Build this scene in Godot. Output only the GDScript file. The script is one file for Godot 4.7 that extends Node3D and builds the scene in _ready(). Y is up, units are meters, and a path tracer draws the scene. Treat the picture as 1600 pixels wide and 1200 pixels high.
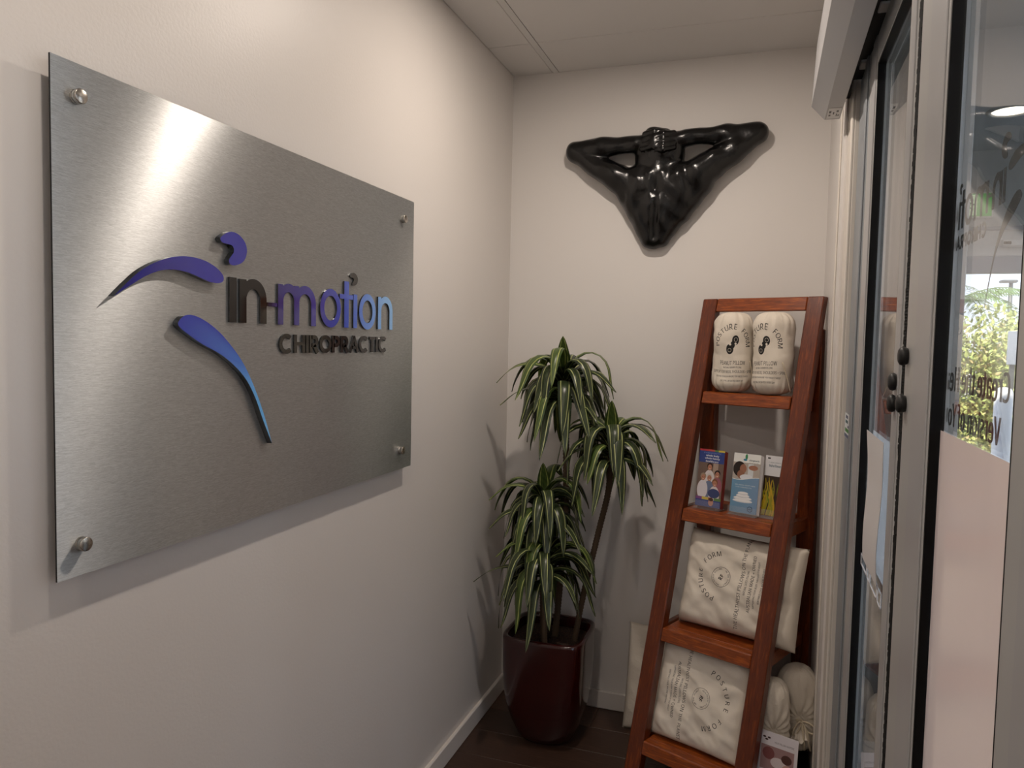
extends Node3D
# A small foyer: brushed metal sign on the left wall, relief on the end wall, plant, ladder shelf, sliding glass doors on the right.

const FOYER_TOP := 2.7
const GLASS_X := 1.29
const LAMP_ENERGY := 1.25
const LAMP_TINT := Color(1.0, 0.94, 0.885)
var rng := RandomNumberGenerator.new()
var names := {}
var mats := {}
var glyph_cache := {}
var sans: SystemFont
var sans_bold: SystemFont

# ---------------------------------------------------------------- naming helpers
func numbered(called: String) -> String:
	var n: int = names.get(called, 0)
	names[called] = n + 1
	return called if n == 0 else "%s_%03d" % [called, n]

func tag(o: Node, label: String, category: String, group := "") -> Node:
	o.set_meta("label", label)
	o.set_meta("category", category)
	if group != "":
		o.set_meta("group", group)
	return o

func thing(called: String, label: String, category: String, at := Vector3.ZERO, turn := 0.0, group := "") -> Node3D:
	var o := Node3D.new()
	o.name = numbered(called)
	o.position = at
	o.rotation.y = turn
	add_child(o, true)
	tag(o, label, category, group)
	return o

func structure(called: String, label: String, category: String) -> Node3D:
	var o := Node3D.new()
	o.name = called
	add_child(o, true)
	o.set_meta("kind", "structure")
	tag(o, label, category)
	return o

func part(called: String, shape, m: Material, parent: Node, at := Vector3.ZERO) -> MeshInstance3D:
	var o := MeshInstance3D.new()
	o.name = called
	o.mesh = shape.commit() if shape is SurfaceTool else shape
	o.material_override = m
	o.position = at
	parent.add_child(o, true)
	return o

func slab(called: String, label: String, category: String, lo: Vector3, hi: Vector3, m: Material, parent: Node = null) -> MeshInstance3D:
	var st := begin()
	bx(st, (lo + hi) / 2.0, hi - lo)
	var o := part(called, st, m, parent if parent else self)
	if parent == null:
		o.set_meta("kind", "structure")
		tag(o, label, category)
	return o

# ---------------------------------------------------------------- shape helpers
func begin(smooth := false) -> SurfaceTool:
	var st := SurfaceTool.new()
	st.begin(Mesh.PRIMITIVE_TRIANGLES)
	st.set_smooth_group(0 if smooth else -1)
	return st

func done(st: SurfaceTool) -> ArrayMesh:
	st.generate_normals()
	return st.commit()

func face(st: SurfaceTool, pts: Array, c: Vector3) -> void:
	var mid := Vector3.ZERO
	for q in pts:
		mid += q
	mid /= pts.size()
	var n: Vector3 = (pts[1] - pts[0]).cross(pts[2] - pts[0])
	var p := pts
	if n.dot(mid - c) > 0.0:
		p = pts.duplicate()
		p.reverse()
	var nn: Vector3 = n.normalized()
	if nn.dot(mid - c) < 0.0:
		nn = -nn
	for k in range(1, p.size() - 1):
		for q in [p[0], p[k], p[k + 1]]:
			st.set_normal(nn)
			st.add_vertex(q)

# a box with chamfered edges, optionally turned or leaned by a basis; carries its own flat normals
func bx(st: SurfaceTool, c: Vector3, s: Vector3, b := 0.0, bs := Basis()) -> void:
	var h := s / 2.0
	if b <= 0.0:
		for ax in 3:
			for sg in [-1.0, 1.0]:
				var pts := []
				for uv in [[-1, -1], [1, -1], [1, 1], [-1, 1]]:
					var v := Vector3.ZERO
					v[ax] = sg * h[ax]
					v[(ax + 1) % 3] = uv[0] * h[(ax + 1) % 3]
					v[(ax + 2) % 3] = uv[1] * h[(ax + 2) % 3]
					pts.append(c + bs * v)
				face(st, pts, c)
		return
	b = minf(b, minf(h.x, minf(h.y, h.z)) * 0.9)
	var P := func(sg: Array, ax: int) -> Vector3:
		var v := Vector3.ZERO
		for k in 3:
			v[k] = sg[k] * (h[k] if k == ax else h[k] - b)
		return c + bs * v
	for ax in 3:
		var a1 := (ax + 1) % 3
		var a2 := (ax + 2) % 3
		for sg in [-1, 1]:
			var pts := []
			for uv in [[-1, -1], [1, -1], [1, 1], [-1, 1]]:
				var g := [0, 0, 0]
				g[ax] = sg
				g[a1] = uv[0]
				g[a2] = uv[1]
				pts.append(P.call(g, ax))
			face(st, pts, c)
		for u in [-1, 1]:
			for v in [-1, 1]:
				var g0 := [0, 0, 0]
				g0[a1] = u
				g0[a2] = v
				g0[ax] = -1
				var g1 := g0.duplicate()
				g1[ax] = 1
				face(st, [P.call(g0, a1), P.call(g1, a1), P.call(g1, a2), P.call(g0, a2)], c)
	for x in [-1, 1]:
		for y in [-1, 1]:
			for z in [-1, 1]:
				face(st, [P.call([x, y, z], 0), P.call([x, y, z], 1), P.call([x, y, z], 2)], c)

func box_mesh(c: Vector3, s: Vector3, b := 0.0, bs := Basis()) -> ArrayMesh:
	var st := begin()
	bx(st, c, s, b, bs)
	return st.commit()

# rows of points to a smooth skin
func grid(st: SurfaceTool, rows: Array, flip := false, u0 := 0.0, u1 := 1.0, v0 := 0.0, v1 := 1.0) -> void:
	for i in rows.size() - 1:
		var n: int = rows[i].size()
		for j in n - 1:
			var q := [[i, j], [i, j + 1], [i + 1, j + 1], [i, j], [i + 1, j + 1], [i + 1, j]]
			if flip:
				q = [[i, j], [i + 1, j + 1], [i, j + 1], [i, j], [i + 1, j], [i + 1, j + 1]]
			for k in q:
				st.set_uv(Vector2(lerpf(u0, u1, float(k[1]) / (n - 1)), lerpf(v0, v1, float(k[0]) / (rows.size() - 1))))
				st.add_vertex(rows[k[0]][k[1]])

# profile of (radius, height) turned about y
func lathe(st: SurfaceTool, profile: Array, n := 32, at := Vector3.ZERO, bs := Basis()) -> void:
	var rows := []
	for p in profile:
		var row := PackedVector3Array()
		for j in n + 1:
			var a := TAU * (j % n) / n
			row.append(at + bs * Vector3(p.x * sin(a), p.y, p.x * cos(a)))
		rows.append(row)
	grid(st, rows, true)

func tube(st: SurfaceTool, pts: Array, r: float, n := 8, r_end := -1.0) -> void:
	var rows := []
	var up := Vector3(0.13, 0.9, 0.37)
	for i in pts.size():
		var d: Vector3 = (pts[mini(i + 1, pts.size() - 1)] - pts[maxi(i - 1, 0)]).normalized()
		var a := d.cross(up)
		if a.length() < 0.05:
			a = d.cross(Vector3.RIGHT)
		a = a.normalized()
		var b := d.cross(a)
		up = -b if i == 0 else up
		var rr := r if r_end < 0.0 else lerpf(r, r_end, float(i) / (pts.size() - 1))
		var row := PackedVector3Array()
		for j in n + 1:
			var t := TAU * (j % n) / n
			row.append(pts[i] + (a * cos(t) + b * sin(t)) * rr)
		rows.append(row)
	for e in [0, rows.size() - 1]:
		var cap := PackedVector3Array()
		for j in n + 1:
			cap.append(pts[e])
		if e == 0:
			rows.push_front(cap)
		else:
			rows.append(cap)
	grid(st, rows)

# a flat outline (counter-clockwise) given thickness along +z, from z0 to z1, with vertex colours from a callable
func extrude(st: SurfaceTool, poly: PackedVector2Array, z0: float, z1: float, front: Callable, side := Color(0.008, 0.008, 0.01)) -> void:
	if Geometry2D.is_polygon_clockwise(poly):
		poly.reverse()
	var tri := Geometry2D.triangulate_polygon(poly)
	for k in range(0, tri.size(), 3):
		var t := [poly[tri[k]], poly[tri[k + 1]], poly[tri[k + 2]]]
		if (t[1] - t[0]).cross(t[2] - t[0]) > 0.0:
			t.reverse()
		for q in t:
			st.set_color(front.call(q))
			st.set_normal(Vector3.BACK)
			st.add_vertex(Vector3(q.x, q.y, z1))
		t.reverse()
		for q in t:
			st.set_color(side)
			st.set_normal(Vector3.FORWARD)
			st.add_vertex(Vector3(q.x, q.y, z0))
	var n := poly.size()
	for i in n:
		var a := poly[i]
		var b := poly[(i + 1) % n]
		wall_quad(st, a, b, z0, z1, side)

func wall_quad(st: SurfaceTool, a: Vector2, b: Vector2, z0: float, z1: float, side: Color) -> void:
	var nn := Vector3(b.y - a.y, a.x - b.x, 0).normalized()
	var p := [Vector3(a.x, a.y, z0), Vector3(a.x, a.y, z1), Vector3(b.x, b.y, z1), Vector3(b.x, b.y, z0)]
	for k in [0, 1, 2, 0, 2, 3]:
		st.set_color(side)
		st.set_normal(nn)
		st.add_vertex(p[k])

func ring_extrude(st: SurfaceTool, c: Vector2, r: Vector2, w: float, z0: float, z1: float, front: Callable, side := Color(0.008, 0.008, 0.01)) -> void:
	var n := 40
	for i in n:
		var a0 := TAU * i / n
		var a1 := TAU * (i + 1) / n
		var d0 := Vector2(cos(a0), sin(a0))
		var d1 := Vector2(cos(a1), sin(a1))
		var ri := r - Vector2(w, w)
		var o0 := c + d0 * r
		var o1 := c + d1 * r
		var i0 := c + d0 * ri
		var i1 := c + d1 * ri
		for zz in [z1, z0]:
			var q := [o0, i1, o1, o0, i0, i1] if zz == z1 else [o0, o1, i1, o0, i1, i0]
			for p in q:
				st.set_color(front.call(p) if zz == z1 else side)
				st.set_normal(Vector3.BACK if zz == z1 else Vector3.FORWARD)
				st.add_vertex(Vector3(p.x, p.y, zz))
		wall_quad(st, o0, o1, z0, z1, side)
		wall_quad(st, i1, i0, z0, z1, side)

func ribbon(path: Array, w: float) -> PackedVector2Array:
	var l := PackedVector2Array()
	var r := PackedVector2Array()
	for i in path.size():
		var d: Vector2 = (path[mini(i + 1, path.size() - 1)] - path[maxi(i - 1, 0)]).normalized()
		var nrm := Vector2(-d.y, d.x) * w / 2.0
		l.append(path[i] + nrm)
		r.append(path[i] - nrm)
	r.reverse()
	l.append_array(r)
	return l

func rect(x0: float, x1: float, y0: float, y1: float) -> PackedVector2Array:
	return PackedVector2Array([Vector2(x0, y0), Vector2(x1, y0), Vector2(x1, y1), Vector2(x0, y1)])

func arc_path(c: Vector2, r: Vector2, a0: float, a1: float, n := 18) -> Array:
	var o := []
	for i in n + 1:
		var a := deg_to_rad(lerpf(a0, a1, float(i) / n))
		o.append(c + Vector2(cos(a), sin(a)) * r)
	return o

func smooth_loop(raw: Array, sharp := []) -> PackedVector2Array:
	var o := PackedVector2Array()
	var n := raw.size()
	for i in n:
		var p0: Vector2 = raw[(i - 1 + n) % n]
		var p1: Vector2 = raw[i]
		var p2: Vector2 = raw[(i + 1) % n]
		var p3: Vector2 = raw[(i + 2) % n]
		if i in sharp:
			p0 = p1
		if (i + 1) % n in sharp:
			p3 = p2
		for k in 4:
			o.append(p1.cubic_interpolate(p2, p0, p3, k / 4.0))
	return o

# ---------------------------------------------------------------- materials
func mat(called: String, col: Color, rough := 0.6, metal := 0.0, spec := 0.5) -> StandardMaterial3D:
	var m := StandardMaterial3D.new()
	m.resource_name = called
	m.albedo_color = col
	m.roughness = rough
	m.metallic = metal
	m.metallic_specular = spec
	mats[called] = m
	return m

func noise_tex(freq: float, seed_n: int, ramp: Array, normal := false, size := 512, octaves := 4, bump := 2.0) -> NoiseTexture2D:
	var f := FastNoiseLite.new()
	f.noise_type = FastNoiseLite.TYPE_SIMPLEX_SMOOTH
	f.frequency = freq
	f.seed = seed_n
	f.fractal_octaves = octaves
	var t := NoiseTexture2D.new()
	t.width = size
	t.height = size
	t.seamless = true
	t.noise = f
	if normal:
		t.as_normal_map = true
		t.bump_strength = bump
	else:
		var g := Gradient.new()
		g.offsets = PackedFloat32Array(ramp.map(func(e): return e[0]))
		g.colors = PackedColorArray(ramp.map(func(e): return e[1]))
		t.color_ramp = g
	return t

func tri(m: StandardMaterial3D, sc: Vector3, world := false) -> void:
	m.uv1_triplanar = true
	m.uv1_world_triplanar = world
	m.uv1_scale = sc
	m.uv1_triplanar_sharpness = 4.0

func make_materials() -> void:
	var peel := noise_tex(0.05, 3, [], true, 512, 3, 1.2)
	var m := mat("wall_paint", Color(0.86, 0.84, 0.82), 0.42)
	m.normal_enabled = true
	m.normal_texture = peel
	m.normal_scale = 0.25
	tri(m, Vector3(4, 4, 4), true)
	m = mat("wall_paint_smooth", Color(0.88, 0.865, 0.85), 0.55)
	mat("ceiling_tile", Color(0.86, 0.85, 0.84), 0.9)
	mat("ceiling_bar", Color(0.84, 0.83, 0.82), 0.6)
	mat("skirting", Color(0.87, 0.85, 0.83), 0.35)
	mat("void", Color(0.16, 0.16, 0.16), 0.9)
	for k in 3:
		m = mat("plank%d" % k, Color.WHITE, 0.42)
		var d := 1.0 + (k - 1) * 0.12
		m.albedo_texture = noise_tex(0.012, 40 + k, [[0.0, Color(0.20 * d, 0.14 * d, 0.11 * d)], [0.45, Color(0.30 * d, 0.215 * d, 0.17 * d)], [0.6, Color(0.245 * d, 0.17 * d, 0.135 * d)], [1.0, Color(0.37 * d, 0.27 * d, 0.215 * d)]], false, 512, 5)
		tri(m, Vector3(0.8, 9, 9), false)
	# brushed stainless: fine streaks that run along the sign, and a highlight spread across them
	m = mat("brushed_steel", Color(0.80, 0.81, 0.81), 0.40, 0.80)
	var img := Image.create_empty(1024, 1024, false, Image.FORMAT_RGB8)
	var grain := Image.create_empty(1024, 1024, false, Image.FORMAT_RGB8)
	var r2 := RandomNumberGenerator.new()
	r2.seed = 91
	for x in 1024:
		var y := 0
		while y < 1024:
			var run := r2.randi_range(5, 46)
			var v := r2.randf_range(0.30, 0.42)
			img.fill_rect(Rect2i(x, y, 1, run), Color(v, v, v))
			v = r2.randf_range(0.86, 1.0)
			grain.fill_rect(Rect2i(x, y, 1, run), Color(v, v, v))
			y += run
	m.albedo_texture = ImageTexture.create_from_image(grain)
	m.roughness = 1.0
	m.roughness_texture = ImageTexture.create_from_image(img)
	m.roughness_texture_channel = BaseMaterial3D.TEXTURE_CHANNEL_RED
	m.uv1_scale = Vector3(2.3, 3.0, 1)
	m.anisotropy_enabled = true
	m.anisotropy = 1.0
	m = mat("letter", Color.WHITE, 0.12)
	m.vertex_color_use_as_albedo = true
	m.clearcoat_enabled = true
	m.clearcoat = 0.6
	m.clearcoat_roughness = 0.05
	mat("steel", Color(0.72, 0.70, 0.67), 0.22, 1.0)
	mat("sign_edge", Color(0.06, 0.055, 0.06), 0.5)
	m = mat("bronze_black", Color(0.040, 0.040, 0.042), 0.24)
	m.normal_enabled = true
	m.normal_texture = noise_tex(0.02, 8, [], true, 512, 3, 3.0)
	m.normal_scale = 0.35
	tri(m, Vector3(5, 5, 5))
	# timber
	var ramp := [[0.0, Color(0.27, 0.105, 0.042)], [0.4, Color(0.41, 0.18, 0.066)], [0.55, Color(0.35, 0.145, 0.055)], [0.8, Color(0.51, 0.24, 0.082)], [1.0, Color(0.37, 0.15, 0.057)]]
	var wood := noise_tex(0.011, 17, ramp, false, 512, 5)
	m = mat("timber_tall", Color.WHITE, 0.32)
	m.albedo_texture = wood
	tri(m, Vector3(14, 1.2, 14))
	m = mat("timber_wide", Color.WHITE, 0.32)
	m.albedo_texture = noise_tex(0.011, 23, [[0.0, Color(0.35, 0.15, 0.05)], [0.4, Color(0.54, 0.255, 0.08)], [0.55, Color(0.45, 0.20, 0.065)], [0.8, Color(0.65, 0.335, 0.105)], [1.0, Color(0.46, 0.205, 0.07)]], false, 512, 5)
	tri(m, Vector3(1.2, 14, 10))
	# plant
	m = mat("leaf", Color.WHITE, 0.34)
	m.albedo_texture = leaf_texture(Color(0.125, 0.175, 0.092), Color(0.80, 0.81, 0.54))
	m.backlight_enabled = true
	m.backlight = Color(0.16, 0.2, 0.08)
	m = mat("leaf_young", Color.WHITE, 0.36)
	m.albedo_texture = leaf_texture(Color(0.22, 0.30, 0.12), Color(0.80, 0.81, 0.48))
	m.backlight_enabled = true
	m.backlight = Color(0.2, 0.25, 0.08)
	mat("cane", Color(0.30, 0.235, 0.17), 0.8)
	m = mat("pot_glaze", Color(0.185, 0.024, 0.022), 0.2)
	m.clearcoat_enabled = true
	m.clearcoat = 0.4
	m.clearcoat_roughness = 0.08
	m = mat("soil", Color.WHITE, 0.95)
	m.albedo_texture = noise_tex(0.06, 51, [[0.0, Color(0.09, 0.055, 0.04)], [0.6, Color(0.22, 0.14, 0.10)], [1.0, Color(0.36, 0.25, 0.18)]], false, 256, 4)
	tri(m, Vector3(6, 6, 6))
	m = mat("cotton", Color(0.875, 0.84, 0.785), 0.85)
	m.normal_enabled = true
	m.normal_texture = noise_tex(0.03, 77, [], true, 512, 4, 4.0)
	m.normal_scale = 0.5
	tri(m, Vector3(5, 5, 5))
	mat("cord", Color(0.80, 0.75, 0.66), 0.9)
	mat("black_card", Color(0.03, 0.03, 0.032), 0.5)
	mat("white_card", Color(0.86, 0.85, 0.85), 0.5)
	# aluminium
	mat("alu", Color(0.70, 0.70, 0.695), 0.38, 0.15)
	mat("alu_blue", Color(0.56, 0.58, 0.60), 0.40, 0.15)
	mat("alu_header", Color(0.68, 0.68, 0.685), 0.36, 0.15)
	mat("gasket", Color(0.016, 0.016, 0.019), 0.6, 0.0, 0.3)
	mat("bristle", Color(0.02, 0.018, 0.016), 0.9)
	mat("rubber", Color(0.035, 0.035, 0.04), 0.5)
	mat("jamb", Color(0.84, 0.815, 0.78), 0.45)
	m = mat("glass", Color(0.92, 0.97, 0.97, 0.03), 0.0)
	m.transparency = BaseMaterial3D.TRANSPARENCY_ALPHA
	m = mat("acrylic", Color(1, 1, 1, 0.04), 0.02)
	m.transparency = BaseMaterial3D.TRANSPARENCY_ALPHA
	m = mat("film", Color(0.94, 0.87, 0.835), 0.13)
	m.normal_enabled = true
	m.normal_texture = noise_tex(0.012, 19, [], true, 256, 2, 2.0)
	m.normal_scale = 0.10
	tri(m, Vector3(1.2, 0.8, 1.6))
	m.backlight_enabled = true
	m.backlight = Color(0.72, 0.64, 0.60)
	mat("vinyl", Color(0.035, 0.035, 0.045), 0.6)
	m = mat("lamp_glow", Color(0.9, 0.9, 0.88), 0.5)
	m.emission_enabled = true
	m.emission = Color(1, 0.95, 0.86)
	m.emission_energy_multiplier = 5.0
	mat("white_metal", Color(0.85, 0.85, 0.85), 0.4)
	# lobby and outside
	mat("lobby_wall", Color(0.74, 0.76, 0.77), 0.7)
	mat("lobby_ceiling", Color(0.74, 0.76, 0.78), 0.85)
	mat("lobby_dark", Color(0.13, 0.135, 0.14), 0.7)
	mat("lobby_floor", Color(0.56, 0.55, 0.54), 0.5)
	mat("door_paint", Color(0.62, 0.65, 0.70), 0.4)
	mat("exit_green", Color(0.10, 0.50, 0.16), 0.4)
	m = mat("exit_white", Color(0.85, 0.9, 0.8), 0.4)
	m.emission_enabled = true
	m.emission = Color(0.8, 0.95, 0.75)
	m.emission_energy_multiplier = 0.45
	m = mat("exit_green_lit", Color(0.08, 0.45, 0.12), 0.4)
	m.emission_enabled = true
	m.emission = Color(0.10, 0.55, 0.14)
	m.emission_energy_multiplier = 0.7
	m = mat("paving", Color.WHITE, 0.85)
	m.albedo_texture = noise_tex(0.02, 5, [[0.0, Color(0.62, 0.60, 0.57)], [1.0, Color(0.78, 0.76, 0.73)]], false, 256, 4)
	tri(m, Vector3(0.6, 0.6, 0.6), true)
	mat("bollard_white", Color(0.86, 0.87, 0.88), 0.5)
	m = mat("bush_leaf", Color(1, 1, 1), 0.6)
	m.vertex_color_use_as_albedo = true
	m.backlight_enabled = true
	m.backlight = Color(0.3, 0.35, 0.1)
	mat("bark", Color(0.34, 0.26, 0.19), 0.9)
	m = mat("palm_leaf", Color(0.33, 0.45, 0.18), 0.5)
	m.backlight_enabled = true
	m.backlight = Color(0.25, 0.3, 0.1)
	mat("pole_grey", Color(0.30, 0.32, 0.33), 0.5, 0.3)
	mat("board_grey", Color(0.52, 0.55, 0.60), 0.6)

func leaf_texture(green: Color, cream: Color) -> ImageTexture:
	var img := Image.create_empty(64, 64, false, Image.FORMAT_RGB8)
	var r2 := RandomNumberGenerator.new()
	r2.seed = 12
	for x in 64:
		var u := absf((x + 0.5) / 64.0 - 0.5) * 2.0
		var c := green
		if u > 0.50 and u < 0.645:
			c = cream.lerp(green, 0.1 + 0.25 * r2.randf())
		elif u > 0.24 and u < 0.31:
			c = green.lerp(cream, 0.28)
		elif u < 0.07:
			c = green.lerp(cream, 0.18)
		else:
			c = green.lightened(0.05 * r2.randf())
		for y in 64:
			var f := 1.0 - 0.07 * sin(y * 0.5 + x * 0.2)
			img.set_pixel(x, y, Color(c.r * f, c.g * f, c.b * f))
	return ImageTexture.create_from_image(img)

# ---------------------------------------------------------------- print: lettering drawn into a texture
func glyph(text: String, f: Font) -> PackedVector2Array:
	var key := text + str(f.get_instance_id())
	if not glyph_cache.has(key):
		var tm := TextMesh.new()
		tm.text = text
		tm.font = f
		tm.font_size = 48
		tm.pixel_size = 1.0 / 48.0
		tm.depth = 0.0
		tm.curve_step = 1.0
		tm.horizontal_alignment = HORIZONTAL_ALIGNMENT_CENTER
		var arr := tm.get_mesh_arrays()
		var o := PackedVector2Array()
		if arr.size() and arr[Mesh.ARRAY_VERTEX] != null:
			var v: PackedVector3Array = arr[Mesh.ARRAY_VERTEX]
			var idx = arr[Mesh.ARRAY_INDEX]
			var nrm: PackedVector3Array = arr[Mesh.ARRAY_NORMAL]
			if idx == null or idx.size() == 0:
				idx = PackedInt32Array(range(v.size()))
			for k in range(0, idx.size(), 3):
				if nrm[idx[k]].z > 0.5:
					for j in 3:
						o.append(Vector2(v[idx[k + j]].x, v[idx[k + j]].y))
		glyph_cache[key] = o
	return glyph_cache[key]

func fill_tris(img: Image, tris: PackedVector2Array, x: Transform2D, col: Color) -> void:
	var w := img.get_width()
	var h := img.get_height()
	for k in range(0, tris.size(), 3):
		var a := x * tris[k]
		var b := x * tris[k + 1]
		var c := x * tris[k + 2]
		var area := (b - a).cross(c - a)
		if absf(area) < 1e-6:
			continue
		var y0 := maxi(0, floori(minf(a.y, minf(b.y, c.y))))
		var y1 := mini(h - 1, ceili(maxf(a.y, maxf(b.y, c.y))))
		var x0 := maxi(0, floori(minf(a.x, minf(b.x, c.x))))
		var x1 := mini(w - 1, ceili(maxf(a.x, maxf(b.x, c.x))))
		for py in range(y0, y1 + 1):
			for px in range(x0, x1 + 1):
				var p := Vector2(px + 0.5, py + 0.5)
				var e0 := (b - a).cross(p - a) / area
				var e1 := (c - b).cross(p - b) / area
				var e2 := (a - c).cross(p - c) / area
				if e0 >= -0.001 and e1 >= -0.001 and e2 >= -0.001:
					img.set_pixel(px, py, col)

# text of a given width (or letter height when width is 0), centred at p, turned by ang (clockwise on the picture)
func print_line(img: Image, text: String, f: Font, p: Vector2, size: float, ang: float, col: Color, width := 0.0) -> void:
	var g := glyph(text, f)
	if g.is_empty():
		return
	var lo := Vector2(1e9, 1e9)
	var hi := -lo
	for q in g:
		lo = lo.min(q)
		hi = hi.max(q)
	var mid := (lo + hi) / 2.0
	var sx := size if width <= 0.0 else width / (hi.x - lo.x)
	var t := Transform2D(Vector2(cos(ang), sin(ang)) * sx, Vector2(sin(ang), -cos(ang)) * size, Vector2.ZERO)
	t.origin = p - t.basis_xform(mid)
	fill_tris(img, g, t, col)

# letters set round a circle, upright at angle mid (0 = top, clockwise), each step apart
func print_arc(img: Image, text: String, f: Font, c: Vector2, r: float, size: float, mid: float, step: float, col: Color) -> void:
	for i in text.length():
		var ch := text[i]
		if ch == " ":
			continue
		var a := mid + (i - (text.length() - 1) / 2.0) * step
		print_line(img, ch, f, c + Vector2(sin(a), -cos(a)) * r, size, a, col)

func disc(img: Image, c: Vector2, r: Vector2, col: Color) -> void:
	for py in range(maxi(0, floori(c.y - r.y)), mini(img.get_height(), ceili(c.y + r.y))):
		for px in range(maxi(0, floori(c.x - r.x)), mini(img.get_width(), ceili(c.x + r.x))):
			if Vector2((px + 0.5 - c.x) / r.x, (py + 0.5 - c.y) / r.y).length() <= 1.0:
				img.set_pixel(px, py, col)

func hoop(img: Image, c: Vector2, r: float, w: float, col: Color) -> void:
	var n := int(r * 8)
	for i in n:
		var a := TAU * i / n
		var q := c + Vector2(cos(a), sin(a)) * r
		img.fill_rect(Rect2i(int(q.x - w / 2), int(q.y - w / 2), maxi(1, int(w)), maxi(1, int(w))), col)

func shrunk(img: Image) -> ImageTexture:
	img.resize(img.get_width() / 2, img.get_height() / 2, Image.INTERPOLATE_BILINEAR)
	return ImageTexture.create_from_image(img)

const INK := Color(0.13, 0.125, 0.12)
const CLOTH := Color(0.875, 0.84, 0.785)

func cloth_blank(w: int, h: int, seed_n: int) -> Image:
	var img := Image.create_empty(w, h, false, Image.FORMAT_RGB8)
	img.fill(CLOTH)
	var r2 := RandomNumberGenerator.new()
	r2.seed = seed_n
	for k in 1500:
		var f := r2.randf_range(0.94, 1.05)
		var x := r2.randi_range(0, w - 1)
		var y := r2.randi_range(0, h - 1)
		var l := r2.randi_range(8, 60)
		var rr := Rect2i(x, y, l, 2) if k % 2 else Rect2i(x, y, 2, l)
		img.fill_rect(rr, Color(CLOTH.r * f, CLOTH.g * f, CLOTH.b * f))
	return img

# the pillow print, upright in a frame whose picture-up is turned by ang; c = middle of the emblem in texture pixels, s = pixels per metre
func pillow_print(ang: float, c: Vector2, s: float, w: int, h: int, r_arc: float, gap: float, seed_n: int) -> StandardMaterial3D:
	var img := cloth_blank(w, h, seed_n)
	var up := Vector2(sin(ang), -cos(ang))
	print_arc(img, "POSTURE FORM", sans, c, r_arc * s, 0.024 * s, ang, 0.235, INK)
	hoop(img, c, 0.0345 * s, 5, INK)
	print_arc(img, "HEALTHIEST PILLOWS", sans, c, 0.028 * s, 0.007 * s, ang, 0.17, INK)
	print_arc(img, "ON THE PLANET", sans, c, 0.028 * s, 0.007 * s, ang + PI, 0.17, INK)
	print_line(img, "RF", sans_bold, c, 0.018 * s, ang + 0.3, INK)
	var k := -gap
	for row in [["THE HEALTHIEST PILLOWS ON THE PLANET", 0.013, 0.33], ["NATURAL LATEX PILLOWS", 0.007, 0.085], ["AUSTRALIAN MADE + OWNED", 0.012, 0.195], ["SUPPORTING YOUR BODY THROUGH THE NIGHT", 0.0065, 0.16], ["REMOVABLE COVER, MACHINE WASHABLE", 0.0065, 0.12]]:
		print_line(img, row[0], sans, c + up * k * s, row[1] * s * 1.35, ang, INK, row[2] * s)
		k -= 0.0185
	var m := mat("printed_cotton_%d" % seed_n, Color.WHITE, 0.85)
	m.albedo_texture = shrunk(img)
	return m

func roll_print() -> StandardMaterial3D:
	var w := 2048
	var h := 1280
	var img := cloth_blank(w, h, 5)
	var s := w / 0.465
	var c := Vector2(w / 2.0, h * 0.41)
	print_arc(img, "POSTURE FORM", sans, c, 0.060 * s, 0.025 * s, 0.0, 0.285, INK)
	for e in [[Vector2(0.010, -0.014), 0.0155], [Vector2(-0.010, 0.016), 0.0165]]:
		disc(img, c + e[0] * s, Vector2(e[1] * s * 0.8, e[1] * s), INK)
	disc(img, c + Vector2(0.0, 0.001) * s, Vector2(0.008, 0.012) * s, INK)
	disc(img, c + Vector2(0.0105, -0.003) * s, Vector2(0.004, 0.004) * s, CLOTH)
	disc(img, c + Vector2(-0.009, 0.0) * s, Vector2(0.004, 0.004) * s, CLOTH)
	hoop(img, c + Vector2(0.011, -0.016) * s, 0.006 * s, 4, CLOTH)
	hoop(img, c + Vector2(-0.011, 0.019) * s, 0.006 * s, 4, CLOTH)
	var y := 0.062
	for row in [["PEANUT PILLOW", 0.020, 0.098], ["NATURAL RUBBER FILLING", 0.008, 0.070], ["SUPPORT FOR NECK, SHOULDERS + SPINE", 0.014, 0.165], ["RELIEVES TENSION WHERE YOU NEED IT MOST", 0.008, 0.13], ["USE LYING OR SEATED EVERY DAY", 0.008, 0.09]]:
		print_line(img, row[0], sans, c + Vector2(0, y * s), row[1] * s * 0.95, 0.0, INK, row[2] * s)
		y += 0.0155
	var m := mat("printed_roll", Color.WHITE, 0.85)
	m.albedo_texture = shrunk(img)
	return m

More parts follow.
